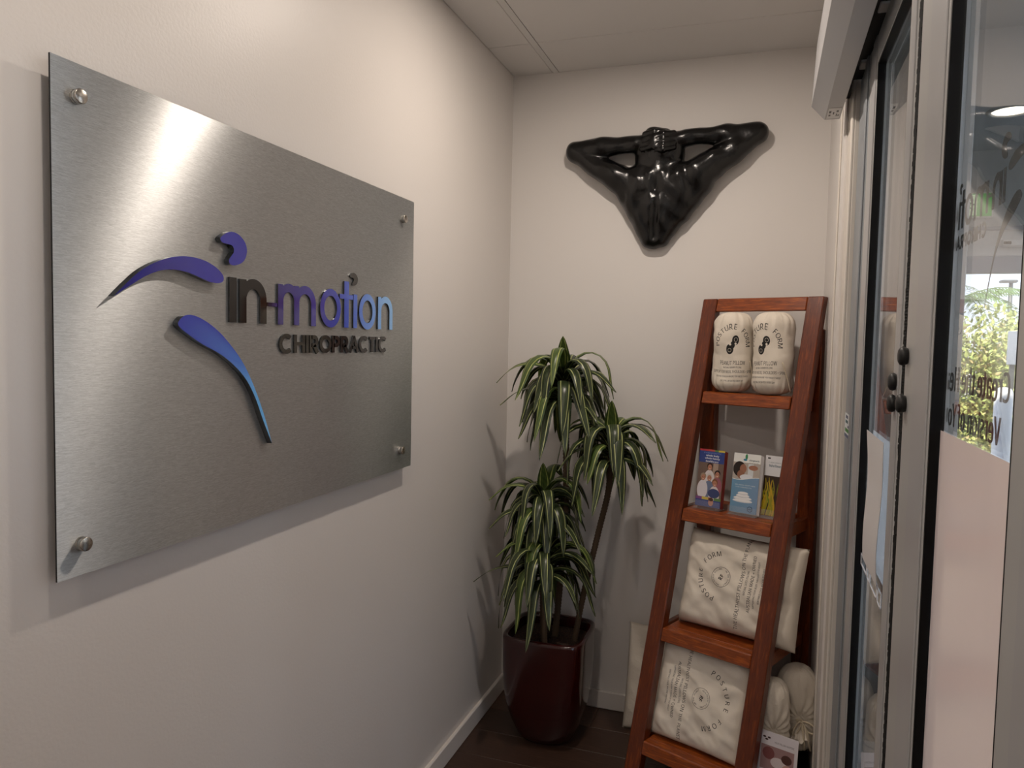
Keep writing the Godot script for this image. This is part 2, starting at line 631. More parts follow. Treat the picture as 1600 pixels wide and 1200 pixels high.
# ---------------------------------------------------------------- the scene
func _ready() -> void:
	# camera
	var cam := Camera3D.new()
	cam.name = "camera"
	cam.basis = Basis(Vector3.UP, 0.32848) * Basis(Vector3.RIGHT, -0.05656) * Basis(Vector3.BACK, 0.02091)
	cam.position = Vector3(1.07006, 1.56163, 3.07845)
	cam.fov = rad_to_deg(2.0 * atan(600.0 / 1158.41))
	cam.near = 0.03
	cam.far = 200.0
	add_child(cam)
	cam.current = true
	# sky, exposure
	var env := Environment.new()
	var sky_m := ProceduralSkyMaterial.new()
	sky_m.sky_top_color = Color(0.74, 0.84, 0.97)
	sky_m.sky_horizon_color = Color(0.93, 0.96, 0.99)
	sky_m.ground_horizon_color = Color(0.75, 0.75, 0.74)
	sky_m.ground_bottom_color = Color(0.45, 0.44, 0.42)
	var sky := Sky.new()
	sky.sky_material = sky_m
	env.sky = sky
	env.background_mode = Environment.BG_SKY
	env.background_energy_multiplier = 2.4
	env.tonemap_mode = Environment.TONE_MAPPER_LINEAR
	env.tonemap_exposure = 1.03
	env.sdfgi_enabled = true
	env.ssao_enabled = true
	env.ssil_enabled = true
	var we := WorldEnvironment.new()
	we.name = "world_environment"
	we.environment = env
	add_child(we)
	# sun, from behind the building on to the bushes outside
	var sun := DirectionalLight3D.new()
	sun.name = "sun"
	sun.light_energy = 4.2
	sun.light_color = Color(1.0, 0.96, 0.88)
	sun.light_angular_distance = 0.6
	sun.shadow_enabled = true
	sun.sky_mode = DirectionalLight3D.SKY_MODE_LIGHT_ONLY
	sun.rotation = Vector3(deg_to_rad(-52), deg_to_rad(-28), 0)
	add_child(sun)

	sans = SystemFont.new()
	sans.font_names = PackedStringArray(["Droid Sans"])
	sans_bold = SystemFont.new()
	sans_bold.font_names = PackedStringArray(["Droid Sans"])
	sans_bold.font_weight = 700
	rng.seed = 20240
	make_materials()
	build_foyer()
	build_downlights()
	build_header_and_doors()
	build_sign()
	build_relief()
	build_shelf()
	build_shelf_goods()
	build_plant()
	build_small_things()
	build_lobby()
	build_outside()

func build_foyer() -> void:
	slab("wall_left", "off-white painted wall with fine roller texture that carries the metal sign", "wall", Vector3(-0.12, -0.05, -0.12), Vector3(0, 2.86, 5.0), mats.wall_paint)
	slab("wall_back", "off-white painted end wall behind the plant and the ladder shelf", "wall", Vector3(0, -0.05, -0.12), Vector3(1.40, 2.86, 0), mats.wall_paint_smooth)
	slab("wall_front", "off-white wall closing the foyer behind the viewer", "wall", Vector3(-0.12, -0.05, 5.0), Vector3(1.5, 2.86, 5.12), mats.wall_paint_smooth)
	# right wall: bulkhead above the doors
	slab("wall_right", "off-white side wall between the end wall and the sliding glass doors", "wall", Vector3(1.272, -0.05, 0.0), Vector3(1.325, 3.09, 0.62), mats.wall_paint_smooth)
	slab("wall_right_upper", "off-white bulkhead wall above the sliding glass doors", "wall", Vector3(1.318, 2.31, 0.62), Vector3(1.36, 3.09, 5.0), mats.wall_paint_smooth)
	# ceiling
	var ce := structure("ceiling", "suspended ceiling of large pale tiles in a flat grid", "ceiling")
	slab("ceiling_slab", "", "", Vector3(-0.12, 2.725, -0.12), Vector3(1.318, 2.86, 5.0), mats.void, ce)
	var zs := [0.0, 0.32]
	while zs[-1] < 4.9:
		zs.append(minf(zs[-1] + 0.6, 5.0))
	for x in [[0.0, 0.175], [0.201, 1.2705]]:
		for k in zs.size() - 1:
			var lo := Vector3(x[0] + 0.0015, 2.7, zs[k] + (0.002 if k else 0.0))
			var hi := Vector3(x[1] - 0.0015, 2.716, zs[k + 1] - 0.002)
			part("ceiling_tile", box_mesh((lo + hi) / 2, hi - lo, 0.0015), mats.ceiling_tile, ce)
	slab("ceiling_grid_bar", "", "", Vector3(0.1755, 2.6995, 0), Vector3(0.2005, 2.714, 5.0), mats.ceiling_bar, ce)
	for k in range(1, zs.size() - 1):
		slab("ceiling_grid_bar", "", "", Vector3(0.202, 2.703, zs[k] - 0.012), Vector3(1.270, 2.72, zs[k] + 0.012), mats.ceiling_bar, ce)
	# floor of dark planks laid across the foyer
	var fl := structure("floor", "dark brown timber plank floor", "floor")
	slab("subfloor", "", "", Vector3(-0.12, -0.10, -0.12), Vector3(1.34, -0.006, 5.0), mats.void, fl)
	var z := 0.0
	var row := 0
	while z < 5.0:
		var x := 0.0
		var cut := 0.45 + 0.33 * (row % 3)
		for e in [[0.0, cut], [cut, 1.34]]:
			var lo := Vector3(e[0] + 0.0006, -0.008, z + 0.0006)
			var hi := Vector3(e[1] - 0.0006, 0.0, minf(z + 0.18, 5.0) - 0.0006)
			part("plank", box_mesh((lo + hi) / 2, hi - lo, 0.001), mats["plank%d" % rng.randi_range(0, 2)], fl)
		z += 0.18
		row += 1
	# skirting with a rounded top edge
	for e in [["baseboard_left", Vector3(0.0075, 0.0385, 2.5), Vector3(0.015, 0.077, 5.0), "off-white skirting board along the foot of the left wall"], ["baseboard_back", Vector3(0.6435, 0.0385, 0.0075), Vector3(1.257, 0.077, 0.015), "off-white skirting board along the foot of the end wall"]]:
		var o := part(e[0], box_mesh(e[1], e[2], 0.004), mats.skirting, self)
		o.set_meta("kind", "structure")
		tag(o, e[3], "skirting board")
	# painted jamb at the end of the side wall, then the fixed aluminium post
	var st := begin()
	bx(st, Vector3(1.2695, 1.36, 0.50), Vector3(0.007, 2.72, 0.018), 0.003)
	bx(st, Vector3(1.2930, 1.36, 0.708), Vector3(0.030, 2.72, 0.175), 0.003)
	bx(st, Vector3(1.2760, 1.36, 0.775), Vector3(0.010, 2.72, 0.040), 0.003)
	var j := part("trim_1", st, mats.jamb, self)
	j.set_meta("kind", "structure")
	tag(j, "cream painted door jamb at the end of the short side wall", "door jamb")
	st = begin()
	bx(st, Vector3(1.311, 1.15, 0.865), Vector3(0.042, 2.3, 0.128), 0.002)
	bx(st, Vector3(1.311, 1.15, 0.972), Vector3(0.042, 2.3, 0.086), 0.002)
	bx(st, Vector3(1.288, 1.15, 0.965), Vector3(0.006, 2.3, 0.050), 0.002)
	var p := part("trim_2", st, mats.alu_blue, self)
	p.set_meta("kind", "structure")
	tag(p, "blue grey aluminium post beside the cream door jamb", "door post")

func build_downlights() -> void:
	var spots := [[0.97, 0.88, "round recessed ceiling downlight nearest the end wall"], [2.41, 0.47, "round recessed ceiling downlight level with the left edge of the metal sign"], [3.85, 0.9, "round recessed ceiling downlight behind the viewer"]]
	for s in spots:
		var t := thing("downlight", s[2], "ceiling light", Vector3(0.65, 2.7, s[0]), 0.0, "foyer downlights")
		var st := begin(true)
		lathe(st, [Vector2(0.036, -0.001), Vector2(0.040, -0.006), Vector2(0.050, -0.008), Vector2(0.056, -0.005), Vector2(0.057, 0.0)], 40)
		part("trim_ring", done(st), mats.white_metal, t)
		st = begin(true)
		lathe(st, [Vector2(0.0, -0.010), Vector2(0.020, -0.009), Vector2(0.033, -0.006), Vector2(0.037, -0.002)], 32)
		part("lamp_lens", done(st), mats.lamp_glow, t)
		var l := AreaLight3D.new()
		l.name = "lamp_light"
		l.position = Vector3(0, -0.014, 0)
		l.rotation.x = -PI / 2
		l.light_color = LAMP_TINT
		l.light_energy = LAMP_ENERGY * s[1]
		l.area_size = Vector2(0.06, 0.06)
		l.area_range = 12.0
		l.area_attenuation = 2.0
		l.shadow_enabled = true
		t.add_child(l, true)

# a film stuck on glass: a single skin in the door plane, facing the room
func sheet_mesh(c: Vector3, h: float, w: float) -> ArrayMesh:
	var st := begin()
	face(st, [c + Vector3(0, -h / 2, -w / 2), c + Vector3(0, -h / 2, w / 2), c + Vector3(0, h / 2, w / 2), c + Vector3(0, h / 2, -w / 2)], c + Vector3(0.1, 0, 0))
	return st.commit()

# one sliding leaf, its stiles running down the glass line from z0 to z1
func leaf_door(called: String, label: String, z0: float, z1: float, far_w: float, near_w: float, film: bool) -> Node3D:
	var d := structure(called, label, "sliding door")
	var x0 := GLASS_X
	var x1 := GLASS_X + 0.036
	var xm := (x0 + x1) / 2
	for e in [[z0, z0 + far_w], [z1 - near_w, z1]]:
		var st := begin()
		bx(st, Vector3(xm, 1.1525, (e[0] + e[1]) / 2), Vector3(0.036, 2.285, e[1] - e[0]), 0.0015)
		part("stile", st, mats.alu, d)
		# raised flat along the stile
		var mid: float = e[0] + (e[1] - e[0]) * 0.42
		st = begin()
		bx(st, Vector3(x0 - 0.001, 1.1525, (mid + e[1]) / 2 - 0.004), Vector3(0.003, 2.28, e[1] - mid - 0.012), 0.001)
		part("stile_facing", st, mats.alu_header, d)
	for e in [[2.225, 2.295, "top_rail"], [0.01, 0.11, "bottom_rail"]]:
		part(e[2], box_mesh(Vector3(xm, (e[0] + e[1]) / 2, (z0 + far_w + z1 - near_w) / 2), Vector3(0.036, e[1] - e[0], z1 - near_w - z0 - far_w), 0.0015), mats.alu, d)
	var g0 := z0 + far_w
	var g1 := z1 - near_w
	var st := begin()
	bx(st, Vector3(xm - 0.0085, 1.168, g0 + 0.003), Vector3(0.017, 2.114, 0.006))
	bx(st, Vector3(xm - 0.0085, 1.168, g1 - 0.003), Vector3(0.017, 2.114, 0.006))
	bx(st, Vector3(xm - 0.0085, 2.2225, (g0 + g1) / 2), Vector3(0.017, 0.007, g1 - g0))
	bx(st, Vector3(xm - 0.0085, 0.1135, (g0 + g1) / 2), Vector3(0.017, 0.007, g1 - g0))
	part("gasket", st, mats.gasket, d)
	part("glass_pane", box_mesh(Vector3(xm, 1.168, (g0 + g1) / 2), Vector3(0.006, 2.10, g1 - g0 - 0.004)), mats.glass, d)
	if film:
		var f := part("frosted_film", sheet_mesh(Vector3(xm - 0.0045, 0.787, (g0 + g1) / 2), 1.33, g1 - g0 - 0.016), mats.film, d)
		f.set_meta("label", "milky privacy film over the lower half of the glass")
	return d

func build_header_and_doors() -> void:
	# operator housing: a folded profile extruded along the doors
	var h := thing("door_operator", "silver box housing of the automatic door drive along the ceiling", "door operator", Vector3(1.173, 2.25, 0.622))
	var prof := [Vector2(0.0, 0.042), Vector2(0.008, 0.225), Vector2(0.080, 0.225), Vector2(0.080, 0.0), Vector2(0.038, 0.0)]
	var st := begin()
	var cen := Vector3(0.04, 0.12, 1.9)
	for k in prof.size():
		var a: Vector2 = prof[k]
		var b: Vector2 = prof[(k + 1) % prof.size()]
		face(st, [Vector3(a.x, a.y, 0.004), Vector3(b.x, b.y, 0.004), Vector3(b.x, b.y, 4.37), Vector3(a.x, a.y, 4.37)], cen)
	part("cover", st, mats.alu_header, h)
	for zz in [0.002, 4.37]:
		st = begin()
		face(st, [Vector3(0.0, 0.042, zz), Vector3(0.008, 0.225, zz), Vector3(0.080, 0.225, zz), Vector3(0.080, 0.0, zz), Vector3(0.038, 0.0, zz)], cen)
		part("end_cap", st, mats.alu_blue, h)
	part("track_slot", box_mesh(Vector3(0.109, 0.140, 2.19), Vector3(0.056, 0.17, 4.36)), mats.gasket, h)
	for k in 12:
		part("roller_bracket", box_mesh(Vector3(0.112, 0.052 + 0.004 * (k % 2), 0.30 + k * 0.34), Vector3(0.022, 0.012, 0.05), 0.002), mats.alu, h)
	# small printed label under the end of the housing
	var img := Image.create_empty(128, 64, false, Image.FORMAT_RGB8)
	img.fill(Color(0.86, 0.86, 0.86))
	for e in [[12, 16, 22, 14], [14, 38, 20, 10], [52, 24, 14, 14], [84, 14, 22, 12], [86, 34, 12, 16], [104, 40, 12, 10]]:
		img.fill_rect(Rect2i(e[0], e[1], e[2], e[3]), Color(0.2, 0.2, 0.22))
	var m := mat("housing_label", Color.WHITE, 0.4)
	m.albedo_texture = ImageTexture.create_from_image(img)
	var lb := SurfaceTool.new()
	lb.begin(Mesh.PRIMITIVE_TRIANGLES)
	var q := [Vector3(0.042, -0.0008, 0.115), Vector3(0.077, -0.0008, 0.115), Vector3(0.077, -0.0008, 0.012), Vector3(0.042, -0.0008, 0.012)]
	var uv := [Vector2(0, 0), Vector2(1, 0), Vector2(1, 1), Vector2(0, 1)]
	for k in [0, 1, 2, 0, 2, 3]:
		lb.set_normal(Vector3.DOWN)
		lb.set_uv(uv[k])
		lb.add_vertex(q[k])
	part("printed_label", lb, m, h)

	var a := leaf_door("door_1", "far sliding glass door leaf, its narrow clear pane seen at a slant", 1.020, 1.665, 0.126, 0.079, false)
	var b := leaf_door("door_2", "near sliding glass door leaf with vinyl logo and milky lower half", 1.702, 2.390, 0.208, 0.112, true)
	# brush seal between the leaves, its bristles a ragged strip
	st = begin()
	bx(st, Vector3(1.304, 1.1525, 1.6835), Vector3(0.016, 2.285, 0.030))
	var r2 := RandomNumberGenerator.new()
	r2.seed = 4
	for k in 420:
		var y := 0.012 + 2.28 * k / 420.0
		var w := r2.randf_range(0.020, 0.033)
		bx(st, Vector3(1.2950, y, 1.6835 + r2.randf_range(-0.003, 0.003)), Vector3(0.009, 0.0075, w))
	part("brush_seal", st, mats.bristle, b).set_meta("kind", "stuff")
	# rubber stops in pairs on the two meeting stiles
	for e in [[b, 1.552, 1.722], [a, 1.506, 1.632], [a, 1.468, 1.632], [b, 1.474, 1.722]]:
		st = begin(true)
		lathe(st, [Vector2(0.0, 0.014), Vector2(0.010, 0.0135), Vector2(0.0145, 0.011), Vector2(0.016, 0.006), Vector2(0.014, 0.002), Vector2(0.013, 0.0), Vector2(0.0, 0.0)], 24, Vector3(1.2895, e[1], e[2]), Basis(Vector3.BACK, PI / 2))
		part("door_knob", done(st), mats.rubber, e[0])
	# fixed glazing and solid end behind the viewer's side
	var g := structure("window_1", "fixed glazed panel beyond the near door leaf", "window")
	for e in [[2.405, 2.465], [3.44, 3.5]]:
		part("frame_post", box_mesh(Vector3(1.308, 1.15, (e[0] + e[1]) / 2), Vector3(0.036, 2.30, e[1] - e[0]), 0.002), mats.alu, g)
	part("glass_pane", box_mesh(Vector3(1.308, 1.15, 2.9525), Vector3(0.006, 2.30, 0.971)), mats.glass, g)
	part("frosted_film", sheet_mesh(Vector3(1.3135, 0.72, 2.9525), 1.40, 0.965), mats.film, g)
	slab("wall_right_2", "off-white wall beyond the glazed panel behind the viewer", "wall", Vector3(1.29, -0.05, 3.5), Vector3(1.5, 2.31, 5.0), mats.wall_paint_smooth)
	# sticker on the post
	img = Image.create_empty(64, 192, false, Image.FORMAT_RGB8)
	img.fill(Color(0.85, 0.87, 0.88))
	img.fill_rect(Rect2i(14, 14, 30, 24), Color(0.12, 0.22, 0.36))
	img.fill_rect(Rect2i(12, 52, 34, 24), Color(0.10, 0.32, 0.36))
	img.fill_rect(Rect2i(42, 88, 18, 20), Color(0.15, 0.2, 0.35))
	img.fill_rect(Rect2i(10, 116, 48, 30), Color(0.18, 0.48, 0.16))
	img.fill_rect(Rect2i(2, 162, 60, 28), Color(0.20, 0.28, 0.45))
	m = mat("sticker_print", Color.WHITE, 0.4)
	m.albedo_texture = ImageTexture.create_from_image(img)
	var k2 := thing("sticker", "small white sticker with blue and green blocks on the door post", "sticker", Vector3(1.3595, 1.255, 0.335))
	part("print", panel(0.115, 0.066, 0.001), m, k2, Vector3(0, 0.033, 0)).rotation.y = -PI / 2
	k2.position = Vector3(1.2888, 1.318, 0.862)
	# sheet of paper taped inside the far leaf
	var pp := thing("paper_notice", "curled white paper sheet taped to the narrow far glass pane", "paper", Vector3(1.3035, 1.085, 1.335))
	st = begin(true)
	var rows := []
	for i in 25:
		var row := PackedVector3Array()
		var v := i / 24.0
		for jx in 9:
			var uu := jx / 8.0
			var bow := 0.004 * sin(PI * v) * uu + 0.003 * sin(TAU * v + 0.6) + 0.003
			row.append(Vector3(-0.001 - bow, 0.292 * v, -0.105 + 0.225 * uu - 0.03 * v * (1 - uu)))
		rows.append(row)
	grid(st, rows)
	rows = rows.map(func(r): return PackedVector3Array(Array(r).map(func(w): return w + Vector3(0.0006, 0, 0))))
	grid(st, rows, true)
	part("sheet", done(st), mats.white_card, pp)
	# outlined tape rectangles on the glass below the paper
	var tp := thing("tape_outline", "thin white outlined rectangles on the narrow glass pane below the paper", "decal", Vector3(1.3040, 0.0, 0.0))
	for e in [[1.155, 1.052, 0.100, 0.024], [1.264, 1.050, 0.040, 0.026], [1.312, 1.050, 0.100, 0.028], [1.424, 1.048, 0.045, 0.028]]:
		st = begin()
		for b2 in [[0.0, 0.0, e[2], 0.0], [0.0, e[3], e[2], e[3]], [0.0, 0.0, 0.0, e[3]], [e[2], 0.0, e[2], e[3]]]:
			bx(st, Vector3(0, e[1] + (b2[1] + b2[3]) / 2, e[0] + (b2[0] + b2[2]) / 2), Vector3(0.0006, absf(b2[3] - b2[1]) + 0.003, absf(b2[2] - b2[0]) + 0.006))
		part("tape", st, mats.white_card, tp)

# a thin printed board in the x-y plane, facing +z, centred
func panel(w: float, h: float, t: float, turn90 := 0) -> ArrayMesh:
	var st := SurfaceTool.new()
	st.begin(Mesh.PRIMITIVE_TRIANGLES)
	var q := [Vector3(-w / 2, h / 2, t / 2), Vector3(w / 2, h / 2, t / 2), Vector3(w / 2, -h / 2, t / 2), Vector3(-w / 2, -h / 2, t / 2)]
	var uv := [Vector2(0, 0), Vector2(1, 0), Vector2(1, 1), Vector2(0, 1)]
	for k in [0, 1, 2, 0, 2, 3]:
		st.set_normal(Vector3.BACK)
		st.set_uv(uv[(k + turn90) % 4])
		st.add_vertex(q[k])
	for k in [0, 2, 1, 0, 3, 2]:
		st.set_normal(Vector3.FORWARD)
		st.set_uv(Vector2(0.98, 0.02))
		st.add_vertex(q[k] - Vector3(0, 0, t))
	for k in 4:
		var a: Vector3 = q[k]
		var b: Vector3 = q[(k + 1) % 4]
		var n := (a + b).normalized()
		n.z = 0
		var o := [a, a - Vector3(0, 0, t), b - Vector3(0, 0, t), b]
		for e in [0, 1, 2, 0, 2, 3]:
			st.set_normal(n.normalized())
			st.set_uv(Vector2(0.98, 0.02))
			st.add_vertex(o[e])
	return st.commit()

# ---------------------------------------------------------------- the sign and its lettering (s along the wall, y up)
func logo_colour(p: Vector2) -> Color:
	# printed faces: black 'in-', then indigo running to light blue
	var stops := [[0.548, Color(0.02, 0.02, 0.024)], [0.5485, Color(0.20, 0.17, 0.44)], [0.70, Color(0.23, 0.22, 0.58)], [0.82, Color(0.25, 0.32, 0.72)], [0.93, Color(0.36, 0.52, 0.84)], [1.05, Color(0.52, 0.72, 0.92)]]
	for k in stops.size() - 1:
		if p.x < stops[k + 1][0]:
			return stops[k][1].lerp(stops[k + 1][1], clampf((p.x - stops[k][0]) / (stops[k + 1][0] - stops[k][0]), 0, 1)).srgb_to_linear()
	return stops[-1][1].srgb_to_linear()

func leg_colour(p: Vector2) -> Color:
	return Color(0.17, 0.22, 0.66).lerp(Color(0.45, 0.72, 0.94), smoothstep(1.585, 1.43, p.y)).srgb_to_linear()

func arm_colour(p: Vector2) -> Color:
	return Color(0.17, 0.15, 0.50).lerp(Color(0.20, 0.20, 0.62), smoothstep(0.11, 0.33, p.x)).srgb_to_linear()

func ink_colour(_p: Vector2) -> Color:
	return Color(0.012, 0.012, 0.014)

func moved(poly: PackedVector2Array, by: Vector2) -> PackedVector2Array:
	var o := PackedVector2Array()
	for q in poly:
		o.append(q + by)
	return o

func stretched(poly: PackedVector2Array, x: float) -> PackedVector2Array:
	var o := PackedVector2Array()
	for q in poly:
		o.append(Vector2(x + (q.x - x) * 1.15, q.y))
	return o

func merged(parts: Array) -> Array:
	var acc := [parts[0]]
	for k in range(1, parts.size()):
		var nxt := []
		var cur: PackedVector2Array = parts[k]
		for poly in acc:
			var mm := Geometry2D.merge_polygons(poly, cur)
			if mm.size() == 1:
				cur = mm[0]
			else:
				nxt.append(poly)
		nxt.append(cur)
		acc = nxt
	return acc

func lower_n(x0: float, x1: float, y: float, w: float, xh: float) -> Array:
	var a := x0 + w / 2
	var b := x1 - w / 2
	var r := (b - a) / 2
	var path := [Vector2(b, y), Vector2(b, y + xh - w / 2 - r)]
	path.append_array(arc_path(Vector2((a + b) / 2, y + xh - w / 2 - r), Vector2(r, r), 8, 165))
	return merged([rect(x0, x0 + w, y, y + xh - 0.003), ribbon(path, w)])

# builds every letter and stroke of the logo as a part of the owner, with thickness from z0 to z1
func logo(owner: Node3D, z0: float, z1: float, m: Material, plain: bool) -> void:
	var col := ink_colour if plain else logo_colour
	var zl := z1 if plain else z0 + 0.0045
	var sh := Vector2.ZERO if plain else Vector2(0.010, 0.0)
	var side := Color(0.012, 0.012, 0.014)
	var head := smooth_loop([Vector2(0.357, 1.757), Vector2(0.382, 1.771), Vector2(0.407, 1.770), Vector2(0.427, 1.758), Vector2(0.435, 1.742), Vector2(0.431, 1.725), Vector2(0.419, 1.713), Vector2(0.400, 1.706), Vector2(0.385, 1.706), Vector2(0.380, 1.713), Vector2(0.385, 1.721), Vector2(0.394, 1.731), Vector2(0.395, 1.739), Vector2(0.388, 1.745), Vector2(0.373, 1.746), Vector2(0.359, 1.748)])
	var arm := smooth_loop([Vector2(0.100, 1.624), Vector2(0.129, 1.650), Vector2(0.160, 1.674), Vector2(0.198, 1.693), Vector2(0.237, 1.705), Vector2(0.273, 1.709), Vector2(0.311, 1.706), Vector2(0.343, 1.696), Vector2(0.362, 1.683), Vector2(0.364, 1.672), Vector2(0.352, 1.666), Vector2(0.328, 1.666), Vector2(0.300, 1.672), Vector2(0.268, 1.679), Vector2(0.232, 1.681), Vector2(0.197, 1.675), Vector2(0.165, 1.662), Vector2(0.137, 1.646)], [0])
	var leg := smooth_loop([Vector2(0.243, 1.585), Vector2(0.257, 1.597), Vector2(0.278, 1.600), Vector2(0.311, 1.591), Vector2(0.351, 1.570), Vector2(0.388, 1.541), Vector2(0.419, 1.511), Vector2(0.446, 1.475), Vector2(0.473, 1.429), Vector2(0.498, 1.378), Vector2(0.519, 1.326), Vector2(0.487, 1.383), Vector2(0.463, 1.430), Vector2(0.433, 1.471), Vector2(0.394, 1.503), Vector2(0.351, 1.527), Vector2(0.305, 1.545), Vector2(0.267, 1.564), Vector2(0.247, 1.576)], [10])
	for e in [["logo_head", head, arm_colour], ["logo_arm", arm, arm_colour], ["logo_leg", leg, leg_colour]]:
		var st := begin()
		extrude(st, e[1], z0, z1, ink_colour if plain else e[2], side)
		part(e[0], st, m, owner)
	var y := 1.590
	var dot := PackedVector2Array()
	for q in head:
		dot.append(Vector2(0.865, 1.719) + (q - Vector2(0.398, 1.740)) * 0.5)
	var t_path := merged([rect(0.817, 0.839, y, 1.710), rect(0.795, 0.860, 1.664, 1.676)])
	var m_shape := merged([lower_n(0.541, 0.621, y, 0.0195, 0.094)[0], lower_n(0.601, 0.689, y, 0.0195, 0.094)[0]])
	for e in [[[rect(0.382, 0.403, y, 1.682)], false], [lower_n(0.413, 0.501, y, 0.0215, 0.094), false], [[rect(0.5025, 0.5385, 1.629, 1.6375)], false], [m_shape, false], [t_path, false], [[rect(0.8625, 0.8815, y, 1.679)], false], [[dot], true], [lower_n(0.994, 1.080, y, 0.0185, 0.094), false]]:
		var st := begin()
		for poly in e[0]:
			extrude(st, moved(poly, sh), z0, zl, ink_colour if e[1] else col, side)
		part("letter", st, m, owner)
	for e in [[Vector2(0.754, 1.637), Vector2(0.0465, 0.0485)], [Vector2(0.936, 1.636), Vector2(0.0445, 0.0485)]]:
		var st := begin()
		ring_extrude(st, e[0] + sh, e[1], 0.0175, z0, zl, col, side)
		part("letter", st, m, owner)
	# second line in heavy capitals
	var u := 0.0445
	var yb := 1.5255
	var x := 0.547 + sh.x
	var w := 0.0095
	for ch in "CHIROPRACTIC":
		var st := begin()
		var adv := 1.0
		var polys := []
		match ch:
			"C":
				adv = 1.0
				polys = [ribbon(arc_path(Vector2(x + 0.52 * u, yb + 0.48 * u), Vector2(0.42, 0.41) * u, 48, 312, 26), w)]
			"H":
				adv = 0.84
				polys = merged([rect(x, x + w, yb, yb + 0.96 * u), rect(x + w - 0.001, x + 0.84 * u - w + 0.001, yb + 0.40 * u, yb + 0.58 * u)])
				polys = merged([polys[0], rect(x + 0.84 * u - w, x + 0.84 * u, yb, yb + 0.96 * u)])
			"I":
				adv = 0.22
				polys = [rect(x, x + w, yb, yb + 0.96 * u)]
			"P", "R":
				adv = 0.70
				var path := [Vector2(x + w * 0.6, yb + 0.855 * u), Vector2(x + 0.36 * u, yb + 0.855 * u)]
				path.append_array(arc_path(Vector2(x + 0.38 * u, yb + 0.635 * u), Vector2(0.22, 0.22) * u, 85, -85))
				path.append(Vector2(x + w * 0.6, yb + 0.415 * u))
				polys = [rect(x, x + w, yb, yb + 0.96 * u), ribbon(path, w)]
				if ch == "R":
					adv = 0.76
					polys.append(ribbon([Vector2(x + 0.36 * u, yb + 0.42 * u), Vector2(x + 0.66 * u, yb)], w * 1.1))
			"O":
				adv = 1.0
				ring_extrude(st, Vector2(x + 0.575 * u, yb + 0.48 * u), Vector2(0.585, 0.50) * u, w * 1.1, z0, zl, ink_colour, side)
			"A":
				adv = 0.86
				polys = [ribbon([Vector2(x + 0.06 * u, yb), Vector2(x + 0.43 * u, yb + 0.96 * u)], w), ribbon([Vector2(x + 0.43 * u, yb + 0.96 * u), Vector2(x + 0.82 * u, yb)], w), rect(x + 0.2 * u, x + 0.66 * u, yb + 0.2 * u, yb + 0.38 * u)]
			"T":
				adv = 0.62
				polys = merged([rect(x + 0.31 * u - w / 2, x + 0.31 * u + w / 2, yb, yb + 0.96 * u), rect(x, x + 0.62 * u, yb + 0.78 * u, yb + 0.96 * u)])
		for poly in polys:
			extrude(st, stretched(poly, x), z0, zl, ink_colour, side)
		part("letter", st, m, owner)
		x += adv * u * 1.15 + 0.0040

func build_sign() -> void:
	var t := thing("wall_sign", "large brushed metal sign with raised blue and black clinic logo on the left wall", "sign", Vector3(0, 0, 2.221), PI / 2)
	# face sheet; u runs up the sheet so that the brushing lies along it
	var w := 1.229
	var st := SurfaceTool.new()
	st.begin(Mesh.PRIMITIVE_TRIANGLES)
	var q := [Vector3(0, 1.985, 0.028), Vector3(w, 1.985, 0.028), Vector3(w, 1.168, 0.028), Vector3(0, 1.168, 0.028)]
	var uv := [Vector2(0.817, 0), Vector2(0.817, w), Vector2(0, w), Vector2(0, 0)]
	for k in [0, 1, 2, 0, 2, 3]:
		st.set_normal(Vector3.BACK)
		st.set_uv(uv[k])
		st.add_vertex(q[k])
	part("face_sheet", st, mats.brushed_steel, t)
	part("backing_panel", box_mesh(Vector3(w / 2, 1.5765, 0.0262), Vector3(w, 0.817, 0.0034)), mats.sign_edge, t)
	for p in [Vector2(0.043, 1.932), Vector2(1.151, 1.921), Vector2(1.154, 1.226), Vector2(0.043, 1.220)]:
		var so := begin(true)
		var turn := Basis(Vector3.RIGHT, PI / 2)
		lathe(so, [Vector2(0.0, 0.0), Vector2(0.0095, 0.0), Vector2(0.0095, 0.0245)], 28, Vector3(p.x, p.y, 0), turn)
		var s := part("standoff", done(so), mats.steel, t)
		so = begin(true)
		lathe(so, [Vector2(0.0115, 0.028), Vector2(0.0118, 0.0285), Vector2(0.0118, 0.031), Vector2(0.0108, 0.0318), Vector2(0.0118, 0.0326), Vector2(0.0118, 0.040), Vector2(0.0112, 0.0412), Vector2(0.0105, 0.0415), Vector2(0.0105, 0.0415), Vector2(0.0, 0.0416)], 36, Vector3(p.x, p.y, 0), turn)
		part("cap", done(so), mats.steel, s)
	logo(t, 0.028, 0.041, mats.letter, false)

